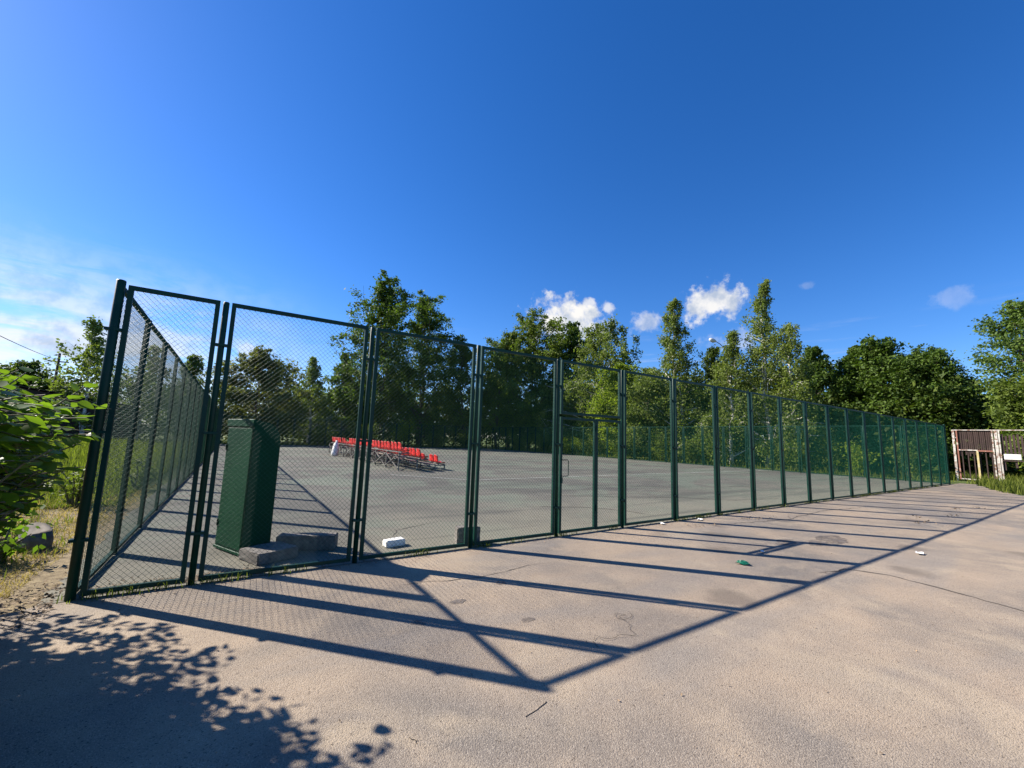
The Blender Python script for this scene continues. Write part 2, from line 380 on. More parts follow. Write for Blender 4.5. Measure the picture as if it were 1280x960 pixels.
for pts in ([(11.6, 8.4), (31, 8.75)], [(6.4, 11.0), (8.6, 8.3), (11.6, 8.4)], [(13, 20), (30.8, 20.3)], [(4, 34), (30.8, 34.2)]):
    strip('court_line', pts, 0.09, M['line'], 0.008, court, 1, taper=False)

# ------------------------------------------------------------------ fence
MESH_PITCH = 0.0540; WIRE = 0.0026
_pan = {}
def panel_meshes(w, h):
    key = (round(w, 4), round(h, 4))
    if key in _pan: return _pan[key]
    t = 0.042
    f = MB()
    f.box(0, t, -0.02, 0.02, 0, h).box(w-t, w, -0.02, 0.02, 0, h).box(t, w-t, -0.0195, 0.0195, h-t, h).box(t, w-t, -0.0195, 0.0195, 0, t)
    fm = f.mesh('panel_frame'); fm.materials.append(M['green'])
    # woven wire: one family of wires in front of the other
    V = []; Q = []
    x0, x1, z0, z1 = 0.008, w-0.008, 0.008, h-0.008; e = WIRE/2
    for fam, yy in ((1, 0.0235), (-1, 0.0235+WIRE*0.9)):
        n = int((w+h)/MESH_PITCH)+2
        for k in range(n):
            c = k*MESH_PITCH
            if fam == 1:      # x + z = c
                a = (max(x0, c-z1), min(z1, c-x0)); b = (min(x1, c-z0), max(z0, c-x1))
            else:             # x - z = c - h
                cc = c-h; a = (max(x0, cc+z0), max(z0, x0-cc)); b = (min(x1, cc+z1), min(z1, x1-cc))
            if b[0]-a[0] < 0.01: continue
            d = np.array([b[0]-a[0], b[1]-a[1]]); d /= np.linalg.norm(d); nx, nz_ = -d[1], d[0]
            o = len(V)
            for (px, pz) in (a, b):
                V += [(px+nx*e, yy, pz+nz_*e), (px, yy+e, pz), (px-nx*e, yy, pz-nz_*e), (px, yy-e, pz)]
            Q += [(o+i, o+(i+1) % 4, o+4+(i+1) % 4, o+4+i) for i in range(4)]
    wm = mesh_np('wire_mesh', V, Q, smooth=True); wm.materials.append(M['wire'])
    _pan[key] = (fm, wm); return _pan[key]

def tube_mesh(name, r, h, mat, n=12):
    me = MB().tube([(0, 0, -0.05), (0, 0, h-0.008), (0, 0, h)], [r, r, r*0.86], n).mesh(name)
    for p in me.polygons: p.use_smooth = len(p.vertices) == 4 and abs(p.normal.z) < 0.3
    me.materials.append(mat); return me
POST = tube_mesh('post', 0.030, 2.985, M['green']); CPOST = tube_mesh('post', 0.039, 3.025, M['green'], 16)
BRK = MB().box(-0.066, 0.066, -0.036, 0.036, -0.013, 0.013).mesh('bracket'); BRK.materials.append(M['green'])
PH = 2.955; PZ = 0.030
frnd = random.Random(11)
def panel(root, xa, xb, h=PH, z=PZ):
    fm, wm = panel_meshes(xb-xa, h)
    p = obj('panel_frame', fm, None, root, (xa, 0, z)); p.rotation_euler = (frnd.uniform(-0.002, 0.002), 0, 0)
    m = obj('wire_mesh', wm, None, p); m['kind'] = 'stuff'
    return p
def fence_run(name, label, loc, rz, bays, corners=(True, True), gate_bay=None, brackets=3):
    root = tag(empty(name, loc, rz), label, 'fence', 'runs of the court fence')
    x = 0.0; n = len(bays)
    for i in range(n+1):
        corner = i in (0, n)
        if not (corner and not corners[0 if i == 0 else 1]):
            ps = obj('post', CPOST if corner else POST, None, root, (x, 0, 0))
            ps.rotation_euler = (frnd.uniform(-0.004, 0.004), frnd.uniform(-0.004, 0.004), 0)
            for zb in (0.50, 1.52, 2.52)[:brackets]:
                obj('bracket', BRK, None, ps, (0, 0, zb+frnd.uniform(-0.03, 0.03)))
        if i < n:
            ra = (0.039 if i == 0 else 0.030)+0.024; rb = (0.039 if i == n-1 else 0.030)+0.024
            xa, xb = x+ra, x+bays[i]-rb
            if i != gate_bay: panel(root, xa, xb)
            else:             # fixed surround of the wicket: overhead panel and narrow side panel
                panel(root, xa, xb, 0.955, PZ+PH-0.955)
                panel(root, xa+0.845, xb, 1.960, PZ)
            x += bays[i]
    return root
front = fence_run('court_fence', 'long green wire mesh fence running along the front of the court beside the paved lane', (0, 0, 0), 0, [0.8749]+[1.6045]*19, gate_bay=4)
NS = 28; WS = Y1/NS
fence_run('court_fence', 'green wire mesh fence along the left side of the court beside the grass', (0, Y1, 0), -math.pi/2, [WS]*NS, corners=(True, False))
fence_run('court_fence', 'green wire mesh fence closing the right end of the court in front of birches', (X1, 0, 0), math.pi/2, [WS]*NS, corners=(False, True))
fence_run('court_fence', 'distant green wire mesh fence along the far side of the court', (X1, Y1, 0), math.pi, [X1/19]*19, corners=(False, False), brackets=1)

# wicket gate in the front fence
gx0 = 0.8749+1.6045*3+0.054; gw = 0.838
gate = tag(empty('wicket_gate', (gx0, 0, 0)), 'narrow green mesh gate with a wire pull handle in the front fence', 'gate')
fm, wm = panel_meshes(gw, 1.945)
gf = obj('gate_frame', fm, None, gate, (0, 0, PZ+0.008)); gm_ = obj('wire_mesh', wm, None, gate, (0, 0, PZ+0.008)); gm_['kind'] = 'stuff'
hd = MB().tube([(0.03, -0.02, 0.98), (0.03, -0.055, 0.98), (0.135, -0.055, 0.98), (0.15, -0.055, 1.0), (0.15, -0.055, 1.23), (0.135, -0.055, 1.25), (0.03, -0.055, 1.25), (0.03, -0.02, 1.25)], [0.007]*8, 8)
hd.build('handle', M['green'], gate, smooth=True)
MB().box(0.005, 0.05, -0.034, -0.021, 0.86, 0.96).build('latch', M['green'], gate, bevel=0.003)
for z in (0.35, 1.75): MB().tube([(gw+0.004, -0.026, z), (gw+0.004, -0.026, z+0.11)], [0.012]*2, 8).build('hinge', M['green'], gate)

# ------------------------------------------------------------------ green metal locker with a rounded sloping hood
def locker():
    w, d, h = 0.70, 0.36, 1.70                           # along A-B, depth, height
    ang = math.atan2(-0.914, 0.40)
    root = tag(empty('metal_cabinet', (1.02, 1.49, 0), ang), 'tall dark green sheet metal cabinet with rounded hood just inside the fence', 'cabinet')
    # local x runs along the wide face, local y into the depth
    prof = [(0, 0.0), (d, 0.0), (d, h-0.30)]+[(d*(1-(1-math.cos(a))*0.62), h-0.30+0.27*math.sin(a)) for a in np.linspace(0.25, 1.57, 7)]+[(0.0, h)]
    n = len(prof); vs = [(0, y, z) for y, z in prof]+[(w, y, z) for y, z in prof]
    fs = [tuple(range(n)), tuple(range(2*n-1, n-1, -1))]+[(i, i+n, (i+1) % n+n, (i+1) % n) for i in range(n)]
    me = bpy.data.meshes.new('body'); me.from_pydata(vs, [], fs); bm = bmesh.new(); bm.from_mesh(me)
    bmesh.ops.recalc_face_normals(bm, faces=bm.faces[:])
    bmesh.ops.bevel(bm, geom=list(bm.edges), offset=0.006, segments=2, affect='EDGES'); bm.to_mesh(me); bm.free()
    obj('body', me, M['boxgreen'], root, (0, 0, 0.02))
    MB().box(-0.012, w+0.012, -0.018, -0.002, h-0.075, h+0.022).build('hood_lip', M['boxgreen'], root, bevel=0.005)
    MB().box(-0.010, w+0.010, -0.016, -0.002, 0.02, 0.055).build('bottom_flange', M['boxgreen'], root, bevel=0.004)
    dr = MB().box(0.02, w-0.02, -0.008, -0.0015, 0.075, h-0.095).build('door', M['boxgreen'], root, bevel=0.003)
    for z in (0.30, 1.30): MB().tube([(0.03, -0.014, z), (0.03, -0.014, z+0.09)], [0.008]*2, 8).build('hinge', M['boxgreen'], dr)
    MB().box(w+0.001, w+0.012, 0.0, d*0.95, 0.02, 0.06).build('side_flange', M['boxgreen'], root, bevel=0.003)
locker()

def block(name, label, loc, rz, sx, sy, sz, mat, tilt=(0, 0), group=None, bev=0.012, seed=0):
    me = MB().box(-sx/2, sx/2, -sy/2, sy/2, 0, sz).mesh(name); bm = bmesh.new(); bm.from_mesh(me)
    bmesh.ops.bevel(bm, geom=list(bm.edges), offset=bev, segments=2, affect='EDGES')
    bmesh.ops.subdivide_edges(bm, edges=[e for e in bm.edges if e.calc_length() > 0.1], cuts=3, use_grid_fill=True)
    r = random.Random(seed)
    for v in bm.verts: v.co += Vector((r.uniform(-1, 1), r.uniform(-1, 1), r.uniform(-1, 1)))*bev*0.28
    bm.to_mesh(me); bm.free()
    o = obj(name, me, mat, None, loc, rz); o.rotation_euler = (tilt[0], tilt[1], rz)
    return tag(o, label, 'concrete block', group)
block('concrete_block', 'low concrete block lying at the foot of the green cabinet, lit on top', (1.60, 0.66, 0.004), RAD(24), 0.50, 0.46, 0.13, M['concrete'], seed=1)
block('concrete_block', 'long dark concrete block lying right of the green cabinet', (2.07, 0.92, 0.004), RAD(-22), 0.74, 0.22, 0.19, M['concrete'], seed=2)
block('concrete_block', 'small whitewashed concrete block lying on the court just inside the fence', (3.15, 0.56, 0.004), RAD(8), 0.29, 0.15, 0.095, M['whiteblock'], seed=3)
block('concrete_block', 'grey concrete block standing upright behind a fence post', (4.15, 0.22, 0.004), RAD(-8), 0.36, 0.16, 0.25, M['concrete'], seed=4)

# ------------------------------------------------------------------ bleachers with red seats
def seat_mesh():
    prof = [(0.42, 0.02), (0.405, 0.055), (0.34, 0.060), (0.22, 0.045), (0.10, 0.050), (0.045, 0.085), (0.025, 0.16), (0.0, 0.28), (-0.018, 0.39), (-0.035, 0.42)]
    xs = np.linspace(-0.235, 0.235, 7); vs = []; fs = []
    for i, (x, z) in enumerate(prof):
        for yv in xs:
            u = abs(yv)/0.235
            back = max(0, min(1, (i-4)/4))
            wy = yv*(1-0.10*back*(1 if i < 9 else 1.6))
            vs.append((x+0.05*u**2*back, wy, z+0.035*u**2.5*(1-back)-(0.05*u**2 if i >= 8 else 0)))
    m = len(xs)
    for i in range(len(prof)-1):
        for k in range(m-1): fs.append((i*m+k, i*m+k+1, (i+1)*m+k+1, (i+1)*m+k))
    me = bpy.data.meshes.new('seat'); me.from_pydata(vs, [], fs); bm = bmesh.new(); bm.from_mesh(me)
    bmesh.ops.recalc_face_normals(bm, faces=bm.faces[:]); bmesh.ops.solidify(bm, geom=bm.faces[:], thickness=0.012)
    for f_ in bm.faces: f_.smooth = True
    bm.to_mesh(me); bm.free(); me.materials.append(M['red']); return me
SEAT = seat_mesh()
ROWS = [(0.10, 0.83), (0.98, 0.56), (1.86, 0.29)]
def bleacher(y0, L, label, missing, seed):
    r = random.Random(seed)
    root = tag(empty('bleacher', (7.25+r.uniform(-0.1, 0.1), y0, 0.004), r.uniform(-0.012, 0.012)), label, 'bleacher', 'red seat bleachers on the court')
    st = np.linspace(0.05, L-0.05, 4)
    for j, ys in enumerate(st):
        for x, z in ((0.05, 0.80), (0.90, 0.52), (1.78, 0.26), (2.25, 0.26)):
            MB().box(x-0.022, x+0.022, ys-0.022, ys+0.022, 0, z).build('leg', M['steel'], root)
        for x, z in ROWS:
            MB().box(x-0.06, x+0.44, ys-0.018, ys+0.018, z-0.085, z-0.045).build('seat_bearer', M['steel'], root)
        MB().bar((0.05, ys+0.045, 0.08), (2.25, ys+0.045, 0.08), 0.035).build('base_rail', M['steel'], root)
        MB().bar((0.05, ys-0.045, 0.74), (1.78, ys-0.045, 0.10), 0.03).build('diagonal_brace', M['steel'], root)
        if j < 3:
            y2 = st[j+1]
            MB().bar((0.012, ys, 0.10), (0.012, y2, 0.70), 0.03).build('cross_brace', M['steel'], root)
            MB().bar((-0.03, ys, 0.70), (-0.03, y2, 0.10), 0.03).build('cross_brace', M['steel'], root)
    for i, (x, z) in enumerate(ROWS):
        for xo in (0.02, 0.32):
            MB().box(x+xo, x+xo+0.055, 0, L, z-0.043, z-0.004).build('seat_rail', M['steel'], root)
        if i < 2: MB().box(x+0.50, x+0.80, 0.02, L-0.02, z-0.30, z-0.265).build('foot_plank', M['plank'], root)
        n = int(L/0.505)
        for k in range(n):
            if (i, k) in missing: continue
            s = obj('seat', SEAT, None, root, (x+r.uniform(-0.015, 0.015), 0.27+k*0.505, z)); s.rotation_euler = (r.uniform(-0.02, 0.02), r.uniform(-0.05, 0.03), r.uniform(-0.05, 0.05))
bleacher(12.55, 5.3, 'nearest red seat bleacher on the court, closest to the camera', {(0, 9), (2, 2)}, 1)
bleacher(18.1, 5.3, 'middle red seat bleacher on the court', {(0, 0)}, 2)
bleacher(23.7, 5.0, 'farthest red seat bleacher on the court, behind the white sack', {(0, 2)}, 3)
def sack():
    V = []; n = 16; prof = [(0.05, 0.0), (0.24, 0.03), (0.27, 0.22), (0.25, 0.45), (0.23, 0.68), (0.17, 0.85), (0.07, 0.94), (0.10, 1.02), (0.04, 1.05)]
    r = random.Random(5)
    for rr, z in prof:
        for k in range(n):
            a = 2*math.pi*k/n; q = rr*(1+r.uniform(-0.12, 0.12)); V.append((q*math.cos(a)*0.7+z*0.10, q*math.sin(a), z))
    Q = [(i*n+k, i*n+(k+1) % n, (i+1)*n+(k+1) % n, (i+1)*n+k) for i in range(len(prof)-1) for k in range(n)]
    tag(obj('white_sack', mesh_np('white_sack', V, Q, True), mat_simple('white_sackcloth', (0.72, 0.71, 0.68), 0.9, 0.1, 8), None, (6.85, 24.6, 0.006), 0.4), 'white cloth sack standing behind the red seats', 'sack')
sack()

# ------------------------------------------------------------------ trees
def unit(v): return v/np.maximum(np.linalg.norm(v, axis=-1, keepdims=True), 1e-9)
def leaf_mesh(name, C_, N_, S_, A_=0.55, rg=None, droop=0.0):
    """kite-shaped leaves: centre, normal, length"""
    n = len(C_); rv = rg.normal(size=(n, 3)); rv[:, 2] -= droop
    t = unit(rv-N_*(rv*N_).sum(1, keepdims=True)); b = np.cross(N_, t); S_ = S_[:, None]
    V = np.empty((n, 4, 3), np.float32)
    V[:, 0] = C_-t*S_*0.5; V[:, 1] = C_+b*S_*A_*0.5-t*S_*0.08; V[:, 2] = C_+t*S_*0.5; V[:, 3] = C_-b*S_*A_*0.5-t*S_*0.08
    return mesh_np(name, V.reshape(-1, 3), np.arange(4*n).reshape(n, 4))

KIND = {  # u runs from the lowest limb to the top
 'round':  dict(env=lambda u: np.sin(np.pi*np.clip(0.16+0.80*u, 0, 1))**0.75, el0=5, el1=62, curve=0.10, twigs=11, spread=0.55, hang=0.0, dens=1.0),
 'birch':  dict(env=lambda u: 1.08*np.clip(1-u, 0, 1)**0.85*np.clip(u*4+0.45, 0, 1), el0=30, el1=66, curve=-0.10, twigs=9, spread=0.40, hang=0.55, dens=0.8),
 'weep':   dict(env=lambda u: np.clip(1-u, 0, 1)**0.33*np.clip(u*3+0.5, 0, 1), el0=20, el1=60, curve=-0.25, twigs=10, spread=0.40, hang=1.1, dens=0.9),
 'poplar': dict(env=lambda u: np.sin(np.pi*np.clip(0.10+0.84*u, 0, 1))**0.7, el0=28, el1=72, curve=0.22, twigs=9, spread=0.46, hang=0.0, dens=0.85),
 'layer':  dict(env=lambda u: np.clip(1-u, 0, 1)**0.66*np.clip(u*5+0.6, 0, 1), el0=-8, el1=45, curve=-0.05, twigs=12, spread=0.50, hang=0.1, dens=1.1),
}
def tree(name, label, x, y, H, R, kind, seed, leaf, bark='bark', t0=0.18, limbs=34, leaves=26, ls=0.22, lean=(0, 0), group='trees around the court', tr=None, cr=0.42, kidtrunks=0):
    k = KIND[kind]; rg = np.random.default_rng(seed); far = math.hypot(x-1.1, y+5.5) > 48; leaves *= 1.55 if far else 2.1; ls *= 1.25 if far else 0.98; R *= 1.12
    root = tag(empty(name, (x, y, -0.03), rg.uniform(0, 6.28)), label, 'tree', group)
    mb = MB(); tr = tr or H*0.0115+0.03
    wob = rg.normal(size=(9, 2)).cumsum(0)*0.012*H
    zs = np.linspace(0, 1, 9)
    path = np.stack([wob[:, 0]-wob[0, 0], wob[:, 1]-wob[0, 1], zs*H*0.97], 1)
    mb.tube(path, [tr*(1.25 if i == 0 else 1)*(1-0.93*z) for i, z in enumerate(zs)], 8)
    def on_trunk(z): return np.array([np.interp(z, path[:, 2], path[:, 0]), np.interp(z, path[:, 2], path[:, 1]), z])
    cents = []; wts = []; cus = []
    for i in range(limbs):
        u = (i+rg.uniform(0, 1))/limbs; u = u**0.92
        z = (t0+(0.985-t0)*u)*H
        a = i*2.39996+rg.normal()*0.45
        L = R*float(k['env'](np.array(u)))*rg.uniform(0.62, 1.22)+0.07*R
        el = math.radians(k['el0']+(k['el1']-k['el0'])*u+rg.normal()*9)
        # limb starts lower on the trunk so that its tip is about at height z
        z0 = max(t0*H*0.7, z-L*math.sin(el)*0.6)
        d = np.array([math.cos(a)*math.cos(el), math.sin(a)*math.cos(el), math.sin(el)])
        p0 = on_trunk(min(z0, H*0.95)); S = np.linspace(0, 1, 6)[:, None]
        pts = p0+d*L*S+np.array([0, 0, 1.0])*k['curve']*L*S**2+np.concatenate([np.zeros((1, 3)), rg.normal(size=(5, 3)).cumsum(0)*0.035*L])
        r0 = max(0.012, tr*0.42*(1-0.7*u))
        mb.tube(pts, [r0*(1-0.85*s) for s in np.linspace(0, 1, 6)], 5, caps=False)
        nt = max(3, int(k['twigs']*rg.uniform(0.7, 1.25)))
        for j in range(nt):
            s = rg.uniform(0.15, 1.0)**0.8; q = np.array([np.interp(s, S[:, 0], pts[:, c]) for c in range(3)])
            td = unit(rg.normal(size=3)*np.array([1, 1, 0.65])+d*0.8); tl = (k['spread']*L*rg.uniform(0.25, 0.75)*(1.15-0.5*s))+0.15
            e = q+td*tl+np.array([0, 0, -k['hang']*tl*0.6])
            if j % 3 == 0: mb.tube([q, (q+e)/2+np.array([0, 0, 0.03*tl]), e], [r0*0.25, r0*0.16, 0.004], 4, caps=False)
            cents.append(e); wts.append(1.0-0.45*u**3); cus.append(u)
            if tl > 0.7: cents.append((q*0.45+e*0.55)); wts.append(0.7-0.3*u**3); cus.append(u)
    cents = np.array(cents); wts = np.array(wts)
    cnt = rg.poisson(leaves*k['dens']*wts*rg.uniform(0.45, 1.5, len(wts)))
    idx = np.repeat(np.arange(len(cents)), cnt); n = len(idx)
    sig = (cr*rg.uniform(0.55, 1.25, len(cents))*(1-0.55*np.array(cus)**2.5))[idx]
    off = rg.normal(size=(n, 3))*sig[:, None]*np.array([1, 1, 0.62])
    if k['hang']:
        hang = rg.exponential(0.45*k['hang'], n)*cr*2.0; off[:, :2] *= 0.62; off[:, 2] -= hang
    Cn = cents[idx]+off
    Cn[:, 2] = np.maximum(Cn[:, 2], 0.25)
    Nn = unit(rg.normal(size=(n, 3))*0.75+np.array([0, 0, 0.75])+unit(off)*0.45) if not k['hang'] else unit(rg.normal(size=(n, 3))+np.array([0, 0, 0.15]))
    Sz = ls*rg.uniform(0.65, 1.3, n)
    obj('trunk', mb.mesh('trunk', smooth=True), M[bark], root)
    obj('crown', leaf_mesh('crown', Cn, Nn, Sz, 0.62, rg, 0.5 if k['hang'] else 0.0), M[leaf], root)
    return root

T = tree
# left, beyond the grass
T('round_tree', 'small dark round tree above the shed roof at the far left', -18.6, 61.6, 8.0, 2.2, 'round', 1, 'linden', t0=0.2, limbs=26, ls=0.26)
T('birch_tree', 'airy birch standing left of the tall corner post', -10.4, 48.6, 11.8, 4.9, 'birch', 2, 'birchleaf', 'birch', t0=0.14, limbs=30, leaves=15, ls=0.24, cr=0.5)
T('birch_tree', 'thin birch seen through the first bays of the left fence', -7.0, 50.7, 10.0, 4.4, 'birch', 3, 'birchleaf', 'birch', t0=0.1, limbs=28, leaves=18, ls=0.24)
T('birch_tree', 'low birch seen through the far bays of the left fence', -3.6, 52.3, 9.8, 4.4, 'birch', 4, 'linden', 'birch', t0=0.1, limbs=28, leaves=22, ls=0.24)
T('broadleaf_tree', 'bushy tree behind the shed seen left of the corner post', -15.0, 57.0, 5.6, 2.4, 'round', 5, 'maple', t0=0.1, limbs=26, ls=0.26)
# beyond the far side
T('willow_tree', 'pale wide willow standing above the green cabinet', 3.2, 51.0, 10.6, 4.4, 'round', 6, 'willow', t0=0.08, limbs=40, leaves=26, ls=0.25)
T('slender_birch', 'slender birch with a pointed top right of the willow', 8.8, 51.5, 11.2, 3.2, 'birch', 7, 'birchleaf', 'birch', t0=0.08, limbs=32, leaves=24, ls=0.23)
T('broadleaf_tree', 'mid-height tree left of the tall poplar', 13.0, 54.0, 13.0, 4.2, 'birch', 8, 'poplar', t0=0.06, limbs=40, leaves=26, ls=0.25)
T('poplar_tree', 'tallest poplar with its crown above the fence, left of the twin', 16.4, 52.5, 22.4, 6.6, 'poplar', 9, 'poplar', t0=0.08, limbs=60, leaves=34, ls=0.28, cr=0.55)
T('poplar_tree', 'tall poplar close on the right of the tallest one', 24.2, 54.5, 22.6, 6.0, 'poplar', 10, 'poplar', t0=0.08, limbs=54, leaves=34, ls=0.28, cr=0.55)
T('broadleaf_tree', 'dull green tree just right of the two tall poplars', 29.6, 50.4, 16.2, 3.9, 'round', 11, 'linden', t0=0.1, limbs=38, leaves=24, ls=0.26)
T('broadleaf_tree', 'thin dark-stemmed tree between the poplars and the lindens', 32.8, 46.0, 14.6, 3.4, 'birch', 12, 'linden', t0=0.2, limbs=32, leaves=18, ls=0.25)
T('linden_tree', 'broad linden under the white cumulus cloud', 39.3, 47.2, 20.4, 7.8, 'round', 13, 'linden', t0=0.06, limbs=56, leaves=30, ls=0.28, cr=0.55)
T('linden_tree', 'rounded linden at the left end of the central clump', 36.5, 48.6, 18.2, 5.6, 'round', 31, 'linden', t0=0.06, limbs=48, leaves=28, ls=0.28, cr=0.55)
T('spruce_like_tree', 'dark tree with a pointed crown between the two broad crowns', 44.5, 43.6, 20.8, 6.0, 'layer', 14, 'maple', t0=0.1, limbs=52, leaves=24, ls=0.27)
T('weeping_birch', 'large weeping birch right of the pointed dark tree', 42.0, 33.8, 18.4, 7.6, 'weep', 15, 'birchleaf', 'birch', t0=0.12, limbs=56, leaves=30, ls=0.25, cr=0.55)
T('young_maple', 'bright yellow-green young maple behind the wicket gate', 34.8, 24.4, 9.6, 2.5, 'round', 16, 'bright', t0=0.12, limbs=36, leaves=26, ls=0.24)
T('broadleaf_tree', 'olive bushy tree right of the bright young maple', 35.0, 21.0, 8.6, 2.6, 'round', 17, 'birchleaf', t0=0.05, limbs=34, leaves=28, ls=0.21)
T('birch_tree', 'tall leafy birch left of the street lamp', 36.0, 18.3, 15.6, 4.2, 'birch', 18, 'birchleaf', 'birch', t0=0.06, limbs=54, leaves=28, ls=0.20)
T('broadleaf_tree', 'dark tree in front of the street lamp pole', 36.2, 15.4, 10.6, 3.4, 'birch', 19, 'linden', t0=0.05, limbs=40, leaves=30, ls=0.20)
T('birch_tree', 'young birch just right of the street lamp', 34.4, 12.7, 11.4, 2.7, 'birch', 20, 'birchleaf', 'birch', t0=0.06, limbs=40, leaves=26, ls=0.18)
T('weeping_birch', 'tallest birch at the right with a thin pointed top', 36.2, 10.8, 15.6, 2.9, 'birch', 21, 'birchleaf', 'birch', t0=0.05, limbs=52, leaves=24, ls=0.18)
T('weeping_birch', 'drooping birch hanging down right of the tallest birch', 36.2, 9.2, 11.4, 2.1, 'weep', 22, 'birchleaf', 'birch', t0=0.08, limbs=38, leaves=22, ls=0.18)
T('maple_tree', 'dark pointed maple left in the dark row on the right', 46.0, 10.7, 11.2, 3.3, 'layer', 23, 'maple', t0=0.05, limbs=48, leaves=26, ls=0.22)
T('maple_tree', 'dark maple left of the highest crown in the dark row', 48.5, 8.6, 11.2, 3.2, 'layer', 24, 'maple', t0=0.05, limbs=48, leaves=26, ls=0.22)
T('maple_tree', 'broad dark maple in the middle of the dark row', 48.5, 6.2, 11.0, 3.6, 'round', 25, 'maple', t0=0.05, limbs=54, leaves=28, ls=0.22)
T('maple_tree', 'dark maple with a sloping right side in the dark row', 48.0, 3.9, 9.6, 3.0, 'round', 26, 'maple', t0=0.05, limbs=50, leaves=28, ls=0.22)
T('maple_tree', 'lowest dark maple above the rusty gate', 50.5, 1.9, 7.6, 2.6, 'layer', 27, 'maple', t0=0.04, limbs=40, leaves=28, ls=0.22)
T('broadleaf_tree', 'lighter green tree at the right edge of the view', 45.0, -2.2, 11.6, 3.1, 'poplar', 28, 'right', t0=0.06, limbs=54, leaves=30, ls=0.20)
T('broadleaf_tree', 'low tree behind the gate at the right edge', 41.5, -3.4, 7.0, 2.6, 'round', 29, 'linden', t0=0.05, limbs=36, leaves=26, ls=0.20)

# shrubs growing along the fences
def shrub(label, x, y, H, R, seed, leaf='under', n=1500, ls=0.16, name='shrub', group='shrubs along the court fence'):
    rg = np.random.default_rng(seed); root = tag(empty(name, (x, y, -0.03)), label, 'shrub', group); mb = MB(); C_ = []
    for i in range(11):
        a = rg.uniform(0, 6.28); L = R*rg.uniform(0.3, 1.0); hh = H*rg.uniform(0.55, 1.0)*(1-0.25*(L/R))
        p = [(0.1*math.cos(a), 0.1*math.sin(a), 0), (L*0.5*math.cos(a), L*0.5*math.sin(a), hh*0.6), (L*math.cos(a+0.3), L*math.sin(a+0.3), hh)]
        mb.tube(p, [0.025, 0.016, 0.005], 5, caps=False)
        for s in rg.uniform(0.25, 1.0, 9):
            q = np.array(p[0])*(1-s)**2+2*s*(1-s)*np.array(p[1])+s*s*np.array(p[2]); C_.append(q+rg.normal(size=3)*0.18*R*np.array([1, 1, 0.5]))
    C_ = np.array(C_); idx = rg.integers(0, len(C_), n); P = C_[idx]+rg.normal(size=(n, 3))*0.13*R; P[:, 2] = np.maximum(P[:, 2], 0.06)
    N_ = unit(rg.normal(size=(n, 3))*0.7+np.array([0, 0, 0.8]))
    obj('stem', mb.mesh('stem', True), M['stem'], root); obj('foliage', leaf_mesh('foliage', P, N_, ls*rg.uniform(0.6, 1.4, n), 0.6, rg), M[leaf], root)
SH = [(9.5, 48.2, 2.2, 1.6, 'low shrub at the far fence left of the red seats'), (14.5, 48.5, 3.4, 1.8, 'shrub at the far fence above the farthest red seats'),
      (19.5, 48.6, 4.2, 2.0, 'tall pale shrub at the far fence below the poplars'), (24.0, 48.4, 2.6, 1.8, 'shrub at the far fence right of the pale tall one'),
      (28.5, 48.2, 2.4, 1.6, 'shrub near the far corner of the court'), (33.4, 41.0, 3.0, 1.7, 'shrub behind the end fence near the far corner'),
      (33.3, 35.5, 3.2, 1.7, 'shrub behind the end fence left of the wicket gate'), (33.2, 30.5, 2.6, 1.5, 'pale shrub behind the end fence seen through the wicket'),
      (33.0, 26.5, 2.9, 1.5, 'shrub below the bright young maple'), (33.0, 22.6, 2.6, 1.4, 'shrub below the olive bushy tree'),
      (33.0, 18.0, 3.2, 1.5, 'pale leafy shrub at the foot of the tall birch'), (33.2, 15.2, 2.4, 1.2, 'small shrub right of the tall birch foot'),
      (33.6, 7.8, 2.3, 1.1, 'shrub behind the end fence near the drooping birch'), (35.0, 4.6, 2.6, 1.2, 'shrub behind the end fence with pale leaves on top'),
      (36.2, 2.6, 2.4, 1.0, 'shrub beside the rusty gate'), (39.4, -2.6, 2.6, 1.3, 'shrub growing over the top of the rusty gate'),
      (36.6, 6.6, 3.6, 1.6, 'taller shrub in front of the dark maples')]
for i, (x, y, h, r, lb) in enumerate(SH): shrub(lb, x, y-0.9 if y > 45 else y, h, r, 100+i, 'bright' if i in (2, 7, 13) else 'under', n=2300 if r > 1.3 else 1500, ls=0.20 if y > 40 else 0.16)

shrub('low broad-leaved weed on the dry ground nearest the stump', -1.05, 1.75, 0.50, 0.42, 201, 'shrub', 260, 0.085, 'weed', 'weeds at the left of the fence corner')
shrub('low broad-leaved weed farther left of the stump', -1.55, 3.1, 0.65, 0.55, 202, 'shrub', 320, 0.095, 'weed', 'weeds at the left of the fence corner')
shrub('tall pale weed in the meadow behind the stump', -1.35, 6.2, 0.95, 0.45, 203, 'under', 420, 0.08, 'weed', 'weeds at the left of the fence corner')
shrub('bushy weed against the left court fence', -0.75, 8.6, 1.0, 0.5, 204, 'under', 420, 0.085, 'weed', 'weeds at the left of the fence corner')

